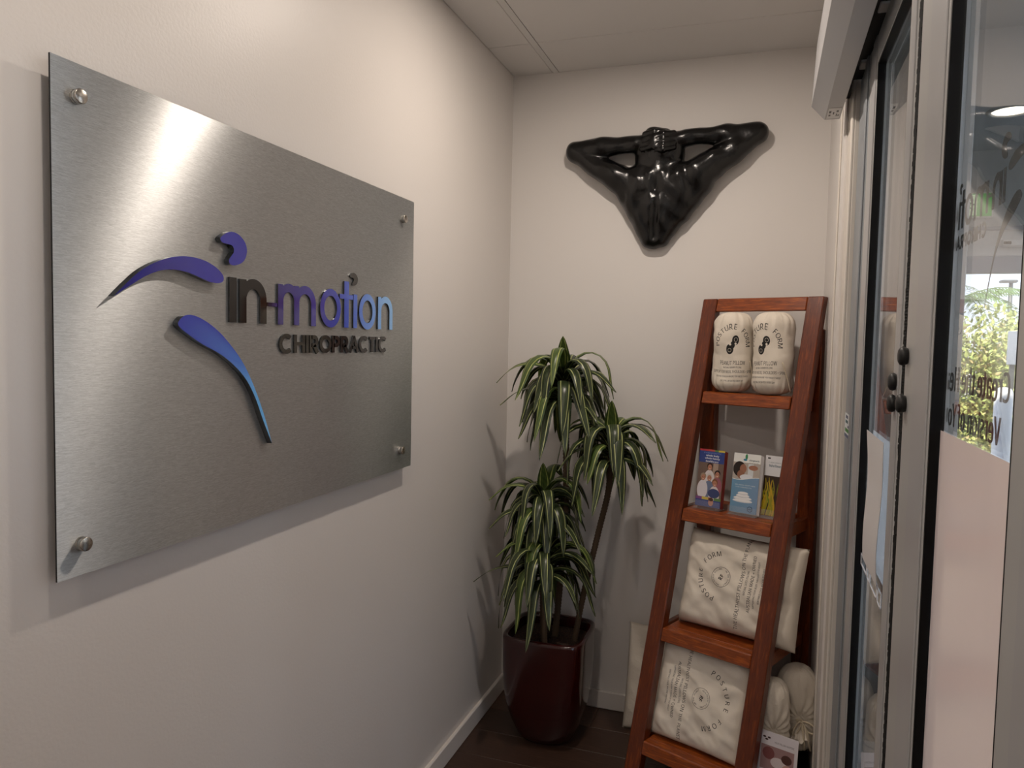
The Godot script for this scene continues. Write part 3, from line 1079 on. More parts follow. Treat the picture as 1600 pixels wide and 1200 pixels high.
# ---------------------------------------------------------------- the relief on the end wall: a blended field of limbs, meshed as surface nets
func build_relief() -> void:
	var lo := Vector3(0.235, 1.925, -0.006)
	var cell := 0.0038
	var nx := 220
	var ny := 142
	var nz := 44
	var sum := PackedFloat32Array()
	sum.resize(nx * ny * nz)
	var fine := PackedFloat32Array()
	fine.resize(nx * ny * nz)
	var K := 140.0
	var KF := 260.0
	var B := []
	var add := func(a: Vector3, ra: float, b: Vector3, rb: float) -> void:
		B.append([a, ra, b, rb, 1.0])
	# left arm (picture left)
	add.call(Vector3(0.297, 2.350, 0.040), 0.038, Vector3(0.378, 2.290, 0.045), 0.040)
	add.call(Vector3(0.378, 2.290, 0.045), 0.040, Vector3(0.475, 2.235, 0.045), 0.056)
	add.call(Vector3(0.292, 2.355, 0.042), 0.038, Vector3(0.40, 2.363, 0.050), 0.038)
	add.call(Vector3(0.40, 2.363, 0.050), 0.038, Vector3(0.545, 2.360, 0.072), 0.033)
	add.call(Vector3(0.545, 2.362, 0.078), 0.024, Vector3(0.598, 2.364, 0.088), 0.026)
	add.call(Vector3(0.435, 2.262, 0.062), 0.036, Vector3(0.475, 2.246, 0.064), 0.034)
	# right arm
	add.call(Vector3(1.008, 2.380, 0.042), 0.037, Vector3(0.92, 2.318, 0.048), 0.047)
	add.call(Vector3(0.92, 2.318, 0.048), 0.046, Vector3(0.80, 2.238, 0.050), 0.064)
	add.call(Vector3(1.010, 2.384, 0.044), 0.036, Vector3(0.90, 2.382, 0.055), 0.034)
	add.call(Vector3(0.90, 2.382, 0.055), 0.034, Vector3(0.745, 2.372, 0.078), 0.031)
	add.call(Vector3(0.745, 2.372, 0.078), 0.025, Vector3(0.685, 2.366, 0.090), 0.028)
	add.call(Vector3(0.845, 2.288, 0.070), 0.036, Vector3(0.79, 2.254, 0.072), 0.036)
	# neck, head, shoulders
	add.call(Vector3(0.637, 2.23, 0.050), 0.052, Vector3(0.637, 2.33, 0.060), 0.050)
	add.call(Vector3(0.637, 2.345, 0.058), 0.050, Vector3(0.633, 2.365, 0.055), 0.050)
	add.call(Vector3(0.56, 2.222, 0.046), 0.058, Vector3(0.72, 2.226, 0.048), 0.058)
	add.call(Vector3(0.60, 2.262, 0.062), 0.030, Vector3(0.515, 2.232, 0.066), 0.030)
	add.call(Vector3(0.675, 2.262, 0.064), 0.030, Vector3(0.755, 2.238, 0.068), 0.032)
	add.call(Vector3(0.592, 2.305, 0.052), 0.048, Vector3(0.690, 2.315, 0.056), 0.050)
	add.call(Vector3(0.585, 2.355, 0.062), 0.034, Vector3(0.690, 2.355, 0.066), 0.036)
	add.call(Vector3(0.470, 2.245, 0.078), 0.030, Vector3(0.452, 2.262, 0.074), 0.030)
	add.call(Vector3(0.545, 2.135, 0.062), 0.034, Vector3(0.590, 2.04, 0.050), 0.024)
	add.call(Vector3(0.728, 2.14, 0.064), 0.036, Vector3(0.672, 2.04, 0.050), 0.024)
	add.call(Vector3(0.608, 2.235, 0.096), 0.013, Vector3(0.612, 2.06, 0.082), 0.012)
	add.call(Vector3(0.662, 2.235, 0.096), 0.013, Vector3(0.652, 2.06, 0.082), 0.012)
	# back: lats narrowing to the waist
	add.call(Vector3(0.497, 2.205, 0.040), 0.044, Vector3(0.602, 1.988, 0.026), 0.030)
	add.call(Vector3(0.800, 2.215, 0.040), 0.050, Vector3(0.655, 1.992, 0.026), 0.032)
	add.call(Vector3(0.80, 2.20, 0.045), 0.050, Vector3(0.72, 2.09, 0.035), 0.044)
	add.call(Vector3(0.575, 2.18, 0.046), 0.062, Vector3(0.612, 2.00, 0.034), 0.036)
	add.call(Vector3(0.695, 2.18, 0.046), 0.064, Vector3(0.645, 2.00, 0.034), 0.036)
	add.call(Vector3(0.635, 2.12, 0.050), 0.060, Vector3(0.626, 1.972, 0.028), 0.022)
	# shoulder blades
	add.call(Vector3(0.560, 2.215, 0.088), 0.024, Vector3(0.540, 2.165, 0.080), 0.022)
	add.call(Vector3(0.718, 2.220, 0.092), 0.026, Vector3(0.742, 2.165, 0.084), 0.023)
	add.call(Vector3(0.500, 2.240, 0.082), 0.022, Vector3(0.515, 2.20, 0.076), 0.022)
	add.call(Vector3(0.776, 2.252, 0.092), 0.022, Vector3(0.79, 2.215, 0.086), 0.022)
	# fingers clasped behind the head
	for k in 4:
		var y := 2.392 - 0.0195 * k
		add.call(Vector3(0.586 - 0.003 * k, y - 0.002, 0.104), 0.0092, Vector3(0.626, y + 0.004, 0.121), 0.0088)
		add.call(Vector3(0.626, y + 0.004, 0.121), 0.0085, Vector3(0.664, y + 0.001, 0.118), 0.0072)
		add.call(Vector3(0.702, y - 0.004, 0.108), 0.0092, Vector3(0.664, y - 0.012, 0.128), 0.0086)
		add.call(Vector3(0.664, y - 0.012, 0.128), 0.0084, Vector3(0.630, y - 0.024, 0.126), 0.0072)
	add.call(Vector3(0.60, 2.37, 0.10), 0.012, Vector3(0.622, 2.405, 0.085), 0.009)
	add.call(Vector3(0.68, 2.36, 0.10), 0.014, Vector3(0.655, 2.318, 0.11), 0.010)
	add.call(Vector3(0.608, 2.396, 0.07), 0.026, Vector3(0.660, 2.392, 0.07), 0.024)
	for k in 9:
		add.call(Vector3(0.597 + 0.009 * k, 2.318 + 0.004 * (k % 3), 0.100), 0.007, Vector3(0.603 + 0.0085 * k, 2.292 - 0.005 * (k % 2), 0.098), 0.005)
	for b in B:
		var a: Vector3 = b[0]
		var c: Vector3 = b[2]
		var ba: Vector3 = c - a
		var len2 := ba.length_squared()
		var rmax: float = maxf(b[1], b[3]) + 0.045
		var mn := ((a.min(c) - Vector3.ONE * rmax - lo) / cell).floor()
		var mx := ((a.max(c) + Vector3.ONE * rmax - lo) / cell).ceil()
		var r0: float = b[1]
		var dr: float = b[3] - r0
		for iz in range(maxi(0, int(mn.z)), mini(nz, int(mx.z) + 1)):
			for iy in range(maxi(0, int(mn.y)), mini(ny, int(mx.y) + 1)):
				var base := (iz * ny + iy) * nx
				var p := lo + Vector3(0, iy, iz) * cell
				for ix in range(maxi(0, int(mn.x)), mini(nx, int(mx.x) + 1)):
					p.x = lo.x + ix * cell
					var t := clampf((p - a).dot(ba) / len2, 0.0, 1.0)
					var d := p.distance_to(a + ba * t) - r0 - dr * t
					if d < 0.045:
						if r0 < 0.0095:
							fine[base + ix] += exp(-KF * d)
						else:
							sum[base + ix] += exp(-K * d)
	# distances; the groove of the spine is cut out; the back is flat against the wall
	var field := PackedFloat32Array()
	field.resize(sum.size())
	var groove := [[Vector3(0.640, 2.300, 0.135), Vector3(0.636, 2.13, 0.123)], [Vector3(0.636, 2.13, 0.123), Vector3(0.628, 1.99, 0.078)]]
	for iz in nz:
		for iy in ny:
			var base := (iz * ny + iy) * nx
			var p := lo + Vector3(0, iy, iz) * cell
			for ix in nx:
				var s := sum[base + ix]
				var d := 0.05 if s <= 0.0 else -log(s) / K
				var sf := fine[base + ix]
				if sf > 0.0:
					d = minf(d, -log(sf) / KF)
				if d < 0.02:
					p.x = lo.x + ix * cell
					if absf(p.x - 0.634) < 0.035:
						for g in groove:
							var ga: Vector3 = g[0]
							var gb: Vector3 = g[1] - ga
							var t := clampf((p - ga).dot(gb) / gb.length_squared(), 0.0, 1.0)
							var e := 0.016 - p.distance_to(ga + gb * t)
							d = maxf(d, e) if absf(d - e) > 0.008 else maxf(d, e) + (0.008 - absf(d - e)) * (0.008 - absf(d - e)) / 0.032
					d += 0.0015 * sin(p.x * 70.0 + p.z * 40.0) * sin(p.y * 62.0)
				field[base + ix] = maxf(d, 0.0015 - p.z)
	var off := [0, 1, nx, nx + 1, nx * ny, nx * ny + 1, nx * ny + nx, nx * ny + nx + 1]
	var corner := []
	for k in 8:
		corner.append(Vector3(k & 1, (k >> 1) & 1, (k >> 2) & 1))
	var edges := [[0, 1], [2, 3], [4, 5], [6, 7], [0, 2], [1, 3], [4, 6], [5, 7], [0, 4], [1, 5], [2, 6], [3, 7]]
	var vert := {}
	var st := begin(true)
	var pts := PackedVector3Array()
	for iz in nz - 1:
		for iy in ny - 1:
			for ix in nx - 1:
				var i := (iz * ny + iy) * nx + ix
				var neg := 0
				for k in 8:
					if field[i + off[k]] < 0.0:
						neg += 1
				if neg == 0 or neg == 8:
					continue
				var acc := Vector3.ZERO
				var n := 0
				for e in edges:
					var fa := field[i + off[e[0]]]
					var fb := field[i + off[e[1]]]
					if (fa < 0.0) != (fb < 0.0):
						acc += corner[e[0]].lerp(corner[e[1]], fa / (fa - fb))
						n += 1
				vert[i] = pts.size()
				pts.append(lo + (Vector3(ix, iy, iz) + acc / n) * cell)
	var idx := PackedInt32Array()
	var dirs := [[1, nx, nx * ny], [nx, nx * ny, 1], [nx * ny, 1, nx]]
	for iz in range(1, nz - 1):
		for iy in range(1, ny - 1):
			for ix in range(1, nx - 1):
				var i := (iz * ny + iy) * nx + ix
				var f0 := field[i]
				for d in dirs:
					var f1 := field[i + d[0]]
					if (f0 < 0.0) == (f1 < 0.0):
						continue
					var a = vert.get(i)
					var b = vert.get(i - d[1])
					var c = vert.get(i - d[1] - d[2])
					var e = vert.get(i - d[2])
					if a == null or b == null or c == null or e == null:
						continue
					if f0 < 0.0:
						idx.append_array([a, c, b, a, e, c])
					else:
						idx.append_array([a, b, c, a, c, e])
	var origin := Vector3(0.63, 1.94, 0.0)
	for q in pts:
		st.add_vertex(q - origin)
	for k in idx:
		st.add_index(k)
	st.generate_normals()
	var t := thing("relief_sculpture", "glossy black relief of a muscular back with hands clasped behind the head", "sculpture", origin)
	part("figure", st.commit(), mats.bronze_black, t)

# ---------------------------------------------------------------- ladder shelf
const LEAN := 0.289
const SHELF_AT := Vector3(0.848, 0, 0.636)
const SHELF_TURN := -0.399

func build_shelf() -> void:
	var t := thing("ladder_shelf", "leaning reddish brown timber ladder shelf with four boards", "shelf", SHELF_AT, SHELF_TURN)
	var H := 1.7444
	var shear := Basis(Vector3(1, 0, 0), Vector3(0, 1, -LEAN), Vector3(0, 0, 1))
	for s in [-1.0, 1.0]:
		var wx: float = s * 0.1935
		# the front uprights open a little towards the top
		var sb := Basis(Vector3(1, 0, 0), Vector3(s * 0.0047, 1, -LEAN), Vector3(0, 0, 1))
		part("upright", box_mesh(Vector3(wx, 0, 0) + sb * Vector3(0, H / 2, 0) - Vector3(0, 0, 0.0225), Vector3(0.057, H, 0.045), 0.003, sb), mats.timber_tall, t)
		part("rear_leg", box_mesh(Vector3(s * 0.1975, 0.815, -0.525), Vector3(0.062, 1.63, 0.036), 0.003), mats.timber_tall, t)
	part("top_rail", box_mesh(Vector3(0, 1.7195, -LEAN * 1.7195 - 0.0225), Vector3(0.344, 0.05, 0.038), 0.003, shear), mats.timber_wide, t)
	var tops := [1.3906, 0.9636, 0.5468, 0.1708]
	for y: float in tops:
		var zf := -LEAN * (y - 0.02)
		part("front_rail", box_mesh(Vector3(0, y - 0.022, -LEAN * (y - 0.022) - 0.020), Vector3(0.334, 0.044, 0.036), 0.003, shear), mats.timber_wide, t)
		var z0 := zf - 0.045
		var z1 := -0.506
		part("board", box_mesh(Vector3(0, y - 0.0095, (z0 + z1) / 2), Vector3(0.331, 0.018, z0 - z1), 0.002), mats.timber_wide, t)
		for s in [-1.0, 1.0]:
			part("side_rail", box_mesh(Vector3(s * 0.1935, y - 0.030, (z0 + z1) / 2), Vector3(0.024, 0.048, z0 - z1), 0.003), mats.timber_wide, t)
		part("back_rail", box_mesh(Vector3(0, y - 0.024, -0.522), Vector3(0.333, 0.044, 0.02), 0.003), mats.timber_wide, t)

func on_shelf(p: Vector3) -> Vector3:
	return SHELF_AT + Basis(Vector3.UP, SHELF_TURN) * p

# a cotton roll bag standing on its end; a tied one is pulled together on its face and carries a rope bow there
func roll_bag(t: Node3D, h: float, r: float, seed_n: int, m: Material, tied := false) -> void:
	var st := begin(true)
	var f := FastNoiseLite.new()
	f.seed = seed_n
	f.frequency = 9.0
	var rows := []
	var n := 96
	var steps := 60
	var knot_a := 0.55
	var knot_y := h * 0.42
	for i in steps + 1:
		var row := PackedVector3Array()
		var v := float(i) / steps
		var y: float
		var k: float
		if v < 0.16:
			var a := v / 0.16 * PI / 2
			y = 0.045 * (1.0 - cos(a))
			k = pow(sin(a), 0.62)
		elif v > 0.80:
			var a := (v - 0.80) / 0.20 * PI / 2
			var dome := 0.085 if tied else 0.055
			y = h - dome + dome * sin(a)
			k = pow(maxf(cos(a), 0.0), 0.6)
		else:
			y = lerpf(0.045, h - (0.085 if tied else 0.055), (v - 0.16) / 0.64)
			k = 1.0
		var endm := clampf(1.0 - minf(y, h - y) / (h * 0.26), 0.0, 1.0)
		var topm := clampf((y - h * 0.72) / (h * 0.28), 0.0, 1.0)
		for j in n + 1:
			var a := -PI + TAU * (j % n) / n
			var dir := Vector3(sin(a), 0, cos(a))
			var w := f.get_noise_3d(dir.x * 0.06, y, dir.z * 0.06) * 0.012
			var soft := 0.0028 * sin(y / h * 9.0 + seed_n) * cos(a * 2.0 + seed_n)
			var pleat := (sin(a * 17.0 + sin(y * 40.0)) * 0.0024 + sin(a * 29.0) * 0.0012) * endm + topm * sin(a * 11.0 + 1.0) * 0.003
			if tied:
				# folds run out from the knot in all directions; the knot itself is drawn in
				var du := wrapf(a - knot_a, -PI, PI) * r
				var dv := y - knot_y
				var q := Vector2(du, dv).length()
				var near := clampf(1.0 - q / (h * 0.62), 0.0, 1.0) * smoothstep(0.0, 0.02, q)
				pleat = pleat * 0.4 + sin(atan2(du, dv) * 15.0 + 0.6 * sin(q * 60.0)) * 0.0042 * near - 0.016 * exp(-q * q / 0.0009)
			var rr := (r + w * 0.55 + soft + pleat) * k
			row.append(Vector3(dir.x * rr, y + w * 0.4 * k, dir.z * rr))
		rows.append(row)
	rows.reverse()
	grid(st, rows)
	var b := part("bag_body", done(st), m, t)
	var cd := begin(true)
	if tied:
		var bs := Basis(Vector3.UP, knot_a)
		var at := bs * Vector3(0, 0, r - 0.012) + Vector3(0, knot_y, 0)
		# ruffled mouth hanging from the knot
		var ms := begin(true)
		var mr := []
		for i in 9:
			var row := PackedVector3Array()
			var v := i / 8.0
			for j in 49:
				var a := TAU * (j % 48) / 48
				var rr := 0.008 + 0.020 * v + 0.005 * v * sin(a * 8.0 + seed_n)
				row.append(at + bs * Vector3(sin(a) * rr, -0.055 * v - 0.006 * v * cos(a * 5.0), 0.010 + 0.020 * v + cos(a) * rr * 0.5))
			mr.append(row)
		grid(ms, mr, true)
		part("ruffled_mouth", done(ms), mats.cotton, b)
		var pts := []
		for k in 29:
			var a := TAU * k / 14.0
			pts.append(at + bs * Vector3(sin(a) * 0.011, -0.004 + 0.0003 * k, 0.012 + cos(a) * 0.008))
		tube(cd, pts, 0.0028, 7)
		for e in [[1.0, 0.052, -0.022], [-0.7, 0.036, -0.034], [0.6, 0.044, -0.050]]:
			var lp := []
			for k in 21:
				var a := TAU * k / 20.0
				lp.append(at + bs * Vector3(e[0] * e[1] * 0.5 * (1.0 - cos(a)), e[2] * 0.5 * (1.0 - cos(a)) + 0.016 * sin(a), 0.026 + 0.006 * sin(a * 0.5)))
			tube(cd, lp, 0.0030, 7)
		for e in [0.010, 0.024]:
			var lp := []
			for k in 14:
				var q: float = k / 13.0
				lp.append(at + bs * Vector3(e * (0.4 + q), -0.090 * q, 0.026 + 0.012 * sin(q * 3.0)))
			tube(cd, lp, 0.0034, 7)
	else:
		var pts := []
		for k in 12:
			var q := k / 11.0
			var a := 0.9 + 0.5 * q
			pts.append(Vector3(sin(a) * (r + 0.007), h * (0.40 - 0.36 * q), cos(a) * (r + 0.007)))
		tube(cd, pts, 0.002, 6)
	part("drawstring", done(cd), mats.cord, b)

func soft_pillow(w: float, h: float, th: float, seed_n: int, crease: float, boxy := 6.0) -> ArrayMesh:
	var st := begin(true)
	var f := FastNoiseLite.new()
	f.seed = seed_n
	f.frequency = 5.0
	f.fractal_octaves = 3
	var n := 44
	var fr := []
	var bk := []
	for i in n + 1:
		var rf := PackedVector3Array()
		var rb := PackedVector3Array()
		var b := 1.0 - 2.0 * i / n
		for j in n + 1:
			var a := -1.0 + 2.0 * j / n
			var prof := pow(maxf(0.0, (1.0 - pow(absf(a), boxy)) * (1.0 - pow(absf(b), boxy))), 0.55)
			var x := a * w / 2 * (1.0 - 0.035 * (1.0 - b * b) * absf(a))
			var y := b * h / 2 * (1.0 - 0.030 * (1.0 - a * a) * absf(b))
			var line := absf(f.get_noise_2d(x * 0.5 + y * 0.9, (y - x) * 0.14))
			var wr := (0.35 - line) * crease * prof + f.get_noise_2d(x * 1.6 + 7.0, y * 1.6) * crease * 0.7 * prof
			rf.append(Vector3(x, y, th / 2 * prof + wr))
			rb.append(Vector3(x, y, -th / 2 * prof))
		fr.append(rf)
		bk.append(rb)
	grid(st, fr)
	grid(st, bk, true)
	return done(st)

func brochure_picture(kind: int) -> ImageTexture:
	var w := 200
	var h := 420
	var img := Image.create_empty(w, h, false, Image.FORMAT_RGB8)
	var white := Color(0.92, 0.92, 0.90)
	if kind == 0:
		img.fill(Color(0.20, 0.27, 0.52))
		for e in [[0, 70, Color(0.70, 0.22, 0.25)], [70, 60, Color(0.72, 0.30, 0.26)], [120, 40, Color(0.35, 0.50, 0.25)], [150, 50, Color(0.80, 0.72, 0.30)]]:
			img.fill_rect(Rect2i(e[0], 0, e[1], 14), e[2])
		print_line(img, "CHIROPRACTIC", sans, Vector2(105, 27), 15, 0, Color(0.55, 0.62, 0.82), 140)
		print_line(img, "whole body", sans_bold, Vector2(105, 47), 18, 0, white, 105)
		print_line(img, "whole family", sans_bold, Vector2(105, 67), 18, 0, white, 118)
		print_line(img, "healthcare", sans_bold, Vector2(105, 87), 18, 0, white, 100)
		img.fill_rect(Rect2i(0, 98, w, 252), Color(0.45, 0.37, 0.33))
		img.fill_rect(Rect2i(118, 98, 40, 150), Color(0.66, 0.58, 0.52))
		var skin := Color(0.72, 0.50, 0.40)
		var people := [[92, 128, Color(0.24, 0.17, 0.13), Color(0.85, 0.82, 0.82)], [156, 176, Color(0.13, 0.09, 0.08), Color(0.60, 0.36, 0.40)], [96, 206, Color(0.80, 0.78, 0.75), Color(0.42, 0.47, 0.58)], [46, 206, Color(0.62, 0.55, 0.46), Color(0.86, 0.84, 0.86)], [142, 242, Color(0.50, 0.33, 0.20), Color(0.84, 0.80, 0.80)]]
		for p in people:
			disc(img, Vector2(p[0], p[1] + 92), Vector2(42, 70), p[3])
			disc(img, Vector2(p[0], p[1] - 6), Vector2(23, 24), p[2])
			disc(img, Vector2(p[0], p[1] + 4), Vector2(17, 22), skin)
			for e in [-7, 7]:
				disc(img, Vector2(p[0] + e, p[1]), Vector2(2.4, 1.8), Color(0.15, 0.1, 0.1))
			disc(img, Vector2(p[0], p[1] + 14), Vector2(6, 2), Color(0.9, 0.84, 0.8))
		disc(img, Vector2(140, 318), Vector2(46, 34), Color(0.24, 0.28, 0.45))
		for e in [[0, 50, Color(0.50, 0.30, 0.52)], [50, 52, Color(0.80, 0.72, 0.34)], [102, 30, Color(0.62, 0.25, 0.25)], [146, 54, Color(0.38, 0.52, 0.30)]]:
			img.fill_rect(Rect2i(e[0], 350, e[1], 20), e[2])
		img.fill_rect(Rect2i(0, 370, w, 50), Color(0.20, 0.27, 0.52))
		disc(img, Vector2(124, 386), Vector2(20, 26), skin)
		disc(img, Vector2(124, 364), Vector2(19, 12), Color(0.3, 0.2, 0.14))
	elif kind == 1:
		img.fill(Color(0.44, 0.60, 0.71))
		img.fill_rect(Rect2i(0, 0, w, 64), white)
		disc(img, Vector2(94, 22), Vector2(9, 20), Color(0.25, 0.55, 0.35))
		disc(img, Vector2(86, 44), Vector2(14, 8), Color(0.25, 0.50, 0.62))
		print_line(img, "chiropractic", sans_bold, Vector2(152, 46), 15, 0, Color(0.25, 0.32, 0.34), 76)
		print_line(img, "FOR THE WHOLE FAMILY", sans, Vector2(152, 62), 9, 0, Color(0.4, 0.45, 0.46), 70)
		img.fill_rect(Rect2i(0, 64, w, 120), Color(0.70, 0.66, 0.62))
		img.fill_rect(Rect2i(112, 70, 40, 90), Color(0.82, 0.84, 0.85))
		disc(img, Vector2(48, 112), Vector2(46, 54), Color(0.16, 0.11, 0.09))
		disc(img, Vector2(76, 108), Vector2(25, 32), Color(0.62, 0.43, 0.34))
		disc(img, Vector2(60, 150), Vector2(26, 30), Color(0.58, 0.40, 0.31))
		disc(img, Vector2(150, 96), Vector2(34, 18), Color(0.64, 0.45, 0.36))
		disc(img, Vector2(104, 168), Vector2(48, 22), Color(0.86, 0.87, 0.89))
		for x in w:
			var y := 182 - int(22.0 * pow(x / 200.0, 2.0)) + int(6 * sin(x * 0.03))
			img.fill_rect(Rect2i(x, y, 1, 420 - y), Color(0.42 + 0.06 * x / 200.0, 0.59, 0.71))
			img.fill_rect(Rect2i(x, y, 1, 4), white)
		print_line(img, "WELLBEING STARTS WITH", sans, Vector2(100, 224), 10, 0, white, 150)
		print_line(img, "YOUR CHIROPRACTOR", sans, Vector2(90, 240), 10, 0, white, 120)
		for e in [[318, 68, 14], [300, 50, 14], [282, 40, 12], [336, 74, 12]]:
			disc(img, Vector2(90, e[0]), Vector2(e[1], e[2]), Color(0.84, 0.85, 0.86))
			disc(img, Vector2(90, e[0] - 3), Vector2(e[1] - 5, e[2] - 4), Color(0.93, 0.93, 0.93))
		hoop(img, Vector2(150, 388), 18, 3, Color(0.12, 0.18, 0.26))
		print_line(img, "care", sans_bold, Vector2(150, 388), 14, 0, Color(0.12, 0.18, 0.26), 24)
	else:
		img.fill(Color(0.86, 0.86, 0.87))
		print_line(img, "CHIROPRACTIC", sans, Vector2(84, 48), 10, 0, Color(0.45, 0.5, 0.52), 120)
		print_line(img, "Wellness", sans_bold, Vector2(84, 70), 24, 0, Color(0.35, 0.42, 0.46), 110)
		img.fill_rect(Rect2i(16, 14, 20, 10), Color(0.12, 0.13, 0.14))
		img.fill_rect(Rect2i(0, 142, w, 278), Color(0.20, 0.13, 0.07))
		var r2 := RandomNumberGenerator.new()
		r2.seed = 6
		for k in 34:
			var x := r2.randf_range(0, 200)
			var c := Color(0.78, 0.62, 0.12).lerp(Color(0.42, 0.50, 0.10), r2.randf())
			for y in range(160 + int(r2.randf_range(0, 120)), 420, 6):
				disc(img, Vector2(x + 16 * sin(y * 0.02 + k), y), Vector2(2.0 + 5.0 * (y - 160) / 260.0, 7), c)
	return ImageTexture.create_from_image(img)

func build_shelf_goods() -> void:
	var roll_m := roll_print()
	var turn := SHELF_TURN
	var rolls := [[Vector3(-0.079, 1.3912, -0.462), 0.40, 11, "upright cream cotton roll bag on the top board, left one showing its full print"], [Vector3(0.078, 1.3912, -0.455), -0.10, 29, "upright cream cotton roll bag on the top board, right one turned aside"]]
	for e in rolls:
		var t := thing("pillow_bag", e[3], "bag", on_shelf(e[0]), turn + e[1], "cotton roll bags on the top board")
		roll_bag(t, 0.298, 0.0715, e[2], roll_m)
	# three brochures in clear stands
	var br := [[-0.094, 0.0, "stack of brochures with blue heading above a family photograph"], [0.042, 0.02, "stack of white and blue brochures with a resting woman and folded towels"], [0.145, -0.03, "white topped brochure with yellow grass picture behind the right upright"]]
	for k in 3:
		var e = br[k]
		var t := thing("brochure", e[2], "brochure", on_shelf(Vector3(e[0], 0.9642, -0.352 if k == 2 else -0.325)), turn + e[1], "brochures on the second board")
		var m := mat("brochure_%d" % k, Color.WHITE, 0.3)
		m.albedo_texture = brochure_picture(k)
		var lean := Node3D.new()
		lean.name = "leaflet_stack"
		lean.position = Vector3(0, 0.006, -0.004)
		lean.rotation.x = -0.13
		t.add_child(lean, true)
		part("front_leaflet", panel(0.099, 0.21, 0.0008), m, lean, Vector3(0, 0.108, 0.002))
		if k < 2:
			var st := begin()
			for q in 6:
				bx(st, Vector3(0.001 + 0.0011 * q, 0.107 - 0.0006 * q, -0.0012 - 0.0016 * q), Vector3(0.099, 0.209, 0.0011))
			part("leaflet", st, mats.white_card if k == 1 else mat("red_card", Color(0.45, 0.16, 0.13), 0.4), lean)
		var st2 := begin()
		bx(st2, Vector3(0, 0.002, -0.012), Vector3(0.104, 0.003, 0.06), 0.001)
		bx(st2, Vector3(0, 0.017, 0.0065), Vector3(0.104, 0.03, 0.002), 0.0008)
		part("stand", st2, mats.acrylic, t)
	# pillows in printed covers
	var pm := pillow_print(-PI / 2, Vector2(0.385 * 2048, 0.45 * 1640), 2048 / 0.43, 2048, 1640, 0.082, 0.073, 31)
	var p3 := thing("pillow", "boxed cream pillow in printed cotton cover on the third board, print running upwards", "pillow", on_shelf(Vector3(0.052, 0.5478, -0.272)), turn, "printed pillows on the shelf")
	part("cover", soft_pillow(0.432, 0.345, 0.125, 31, 0.019, 8.0), pm, p3, Vector3(0, 0.166, -0.047)).rotation.x = -0.28
	var pm2 := pillow_print(PI / 2, Vector2(0.54 * 2048, 0.49 * 1990), 2048 / 0.36, 2048, 1990, 0.098, 0.068, 57)
	var p4 := thing("pillow", "flat cream pillow in printed cotton cover on the bottom board, print running downwards", "pillow", on_shelf(Vector3(-0.012, 0.1718, -0.124)), turn, "printed pillows on the shelf")
	part("cover", soft_pillow(0.340, 0.345, 0.055, 57, 0.017, 9.0), pm2, p4, Vector3(0, 0.166, -0.047)).rotation.x = -0.28
	# two tied bags standing on the bottom board, half out of the shelf's side
	var lay := [[Vector3(0.212, 0.1718, -0.238), 3, 0.056, 0.285, "smaller pleated cotton drawstring bag just behind the right upright on the bottom board"], [Vector3(0.236, 0.1718, -0.392), 14, 0.066, 0.290, "larger pleated cotton drawstring bag with rope bow by the shelf's rear leg"]]
	for e in lay:
		var t := thing("drawstring_bag", e[4], "bag", on_shelf(e[0]), turn, "cotton drawstring bags on the bottom board")
		roll_bag(t, e[3], e[2], e[1], mats.cotton, true)
	# flyer propped against the bags
	var fl := thing("flyer", "white printed flyer with a pink photograph propped beside the right upright", "flyer", on_shelf(Vector3(0.272, 0.0, -0.105)), turn + 0.05)
	var img := Image.create_empty(320, 680, false, Image.FORMAT_RGB8)
	img.fill(Color(0.86, 0.84, 0.86))
	for k in 3:
		disc(img, Vector2(60 + k * 18, 40 + (k % 2) * 14), Vector2(12, 6), Color(0.25, 0.18, 0.18))
	print_line(img, "YOUR PILLOW MATTERS", sans, Vector2(215, 60), 16, 0, Color(0.4, 0.38, 0.4), 150)
	img.fill_rect(Rect2i(40, 90, 255, 160), Color(0.62, 0.50, 0.50))
	disc(img, Vector2(100, 140), Vector2(46, 40), Color(0.50, 0.30, 0.30))
	disc(img, Vector2(180, 190), Vector2(60, 36), Color(0.85, 0.80, 0.80))
	disc(img, Vector2(240, 150), Vector2(40, 30), Color(0.34, 0.22, 0.20))
	disc(img, Vector2(250, 210), Vector2(38, 26), Color(0.78, 0.62, 0.58))
	for k in 12:
		img.fill_rect(Rect2i(60, 285 + k * 26, 160 + (k * 37) % 70, 5), Color(0.58, 0.56, 0.58))
	var fm := mat("flyer_print", Color.WHITE, 0.35)
	fm.albedo_texture = ImageTexture.create_from_image(img)
	part("sheet", panel(0.132, 0.325, 0.002), fm, fl, Vector3(0, 0.161, -0.022)).rotation.x = -0.13

# ---------------------------------------------------------------- plant
const PLANT_AT := Vector3(0.299, 0, 0.285)

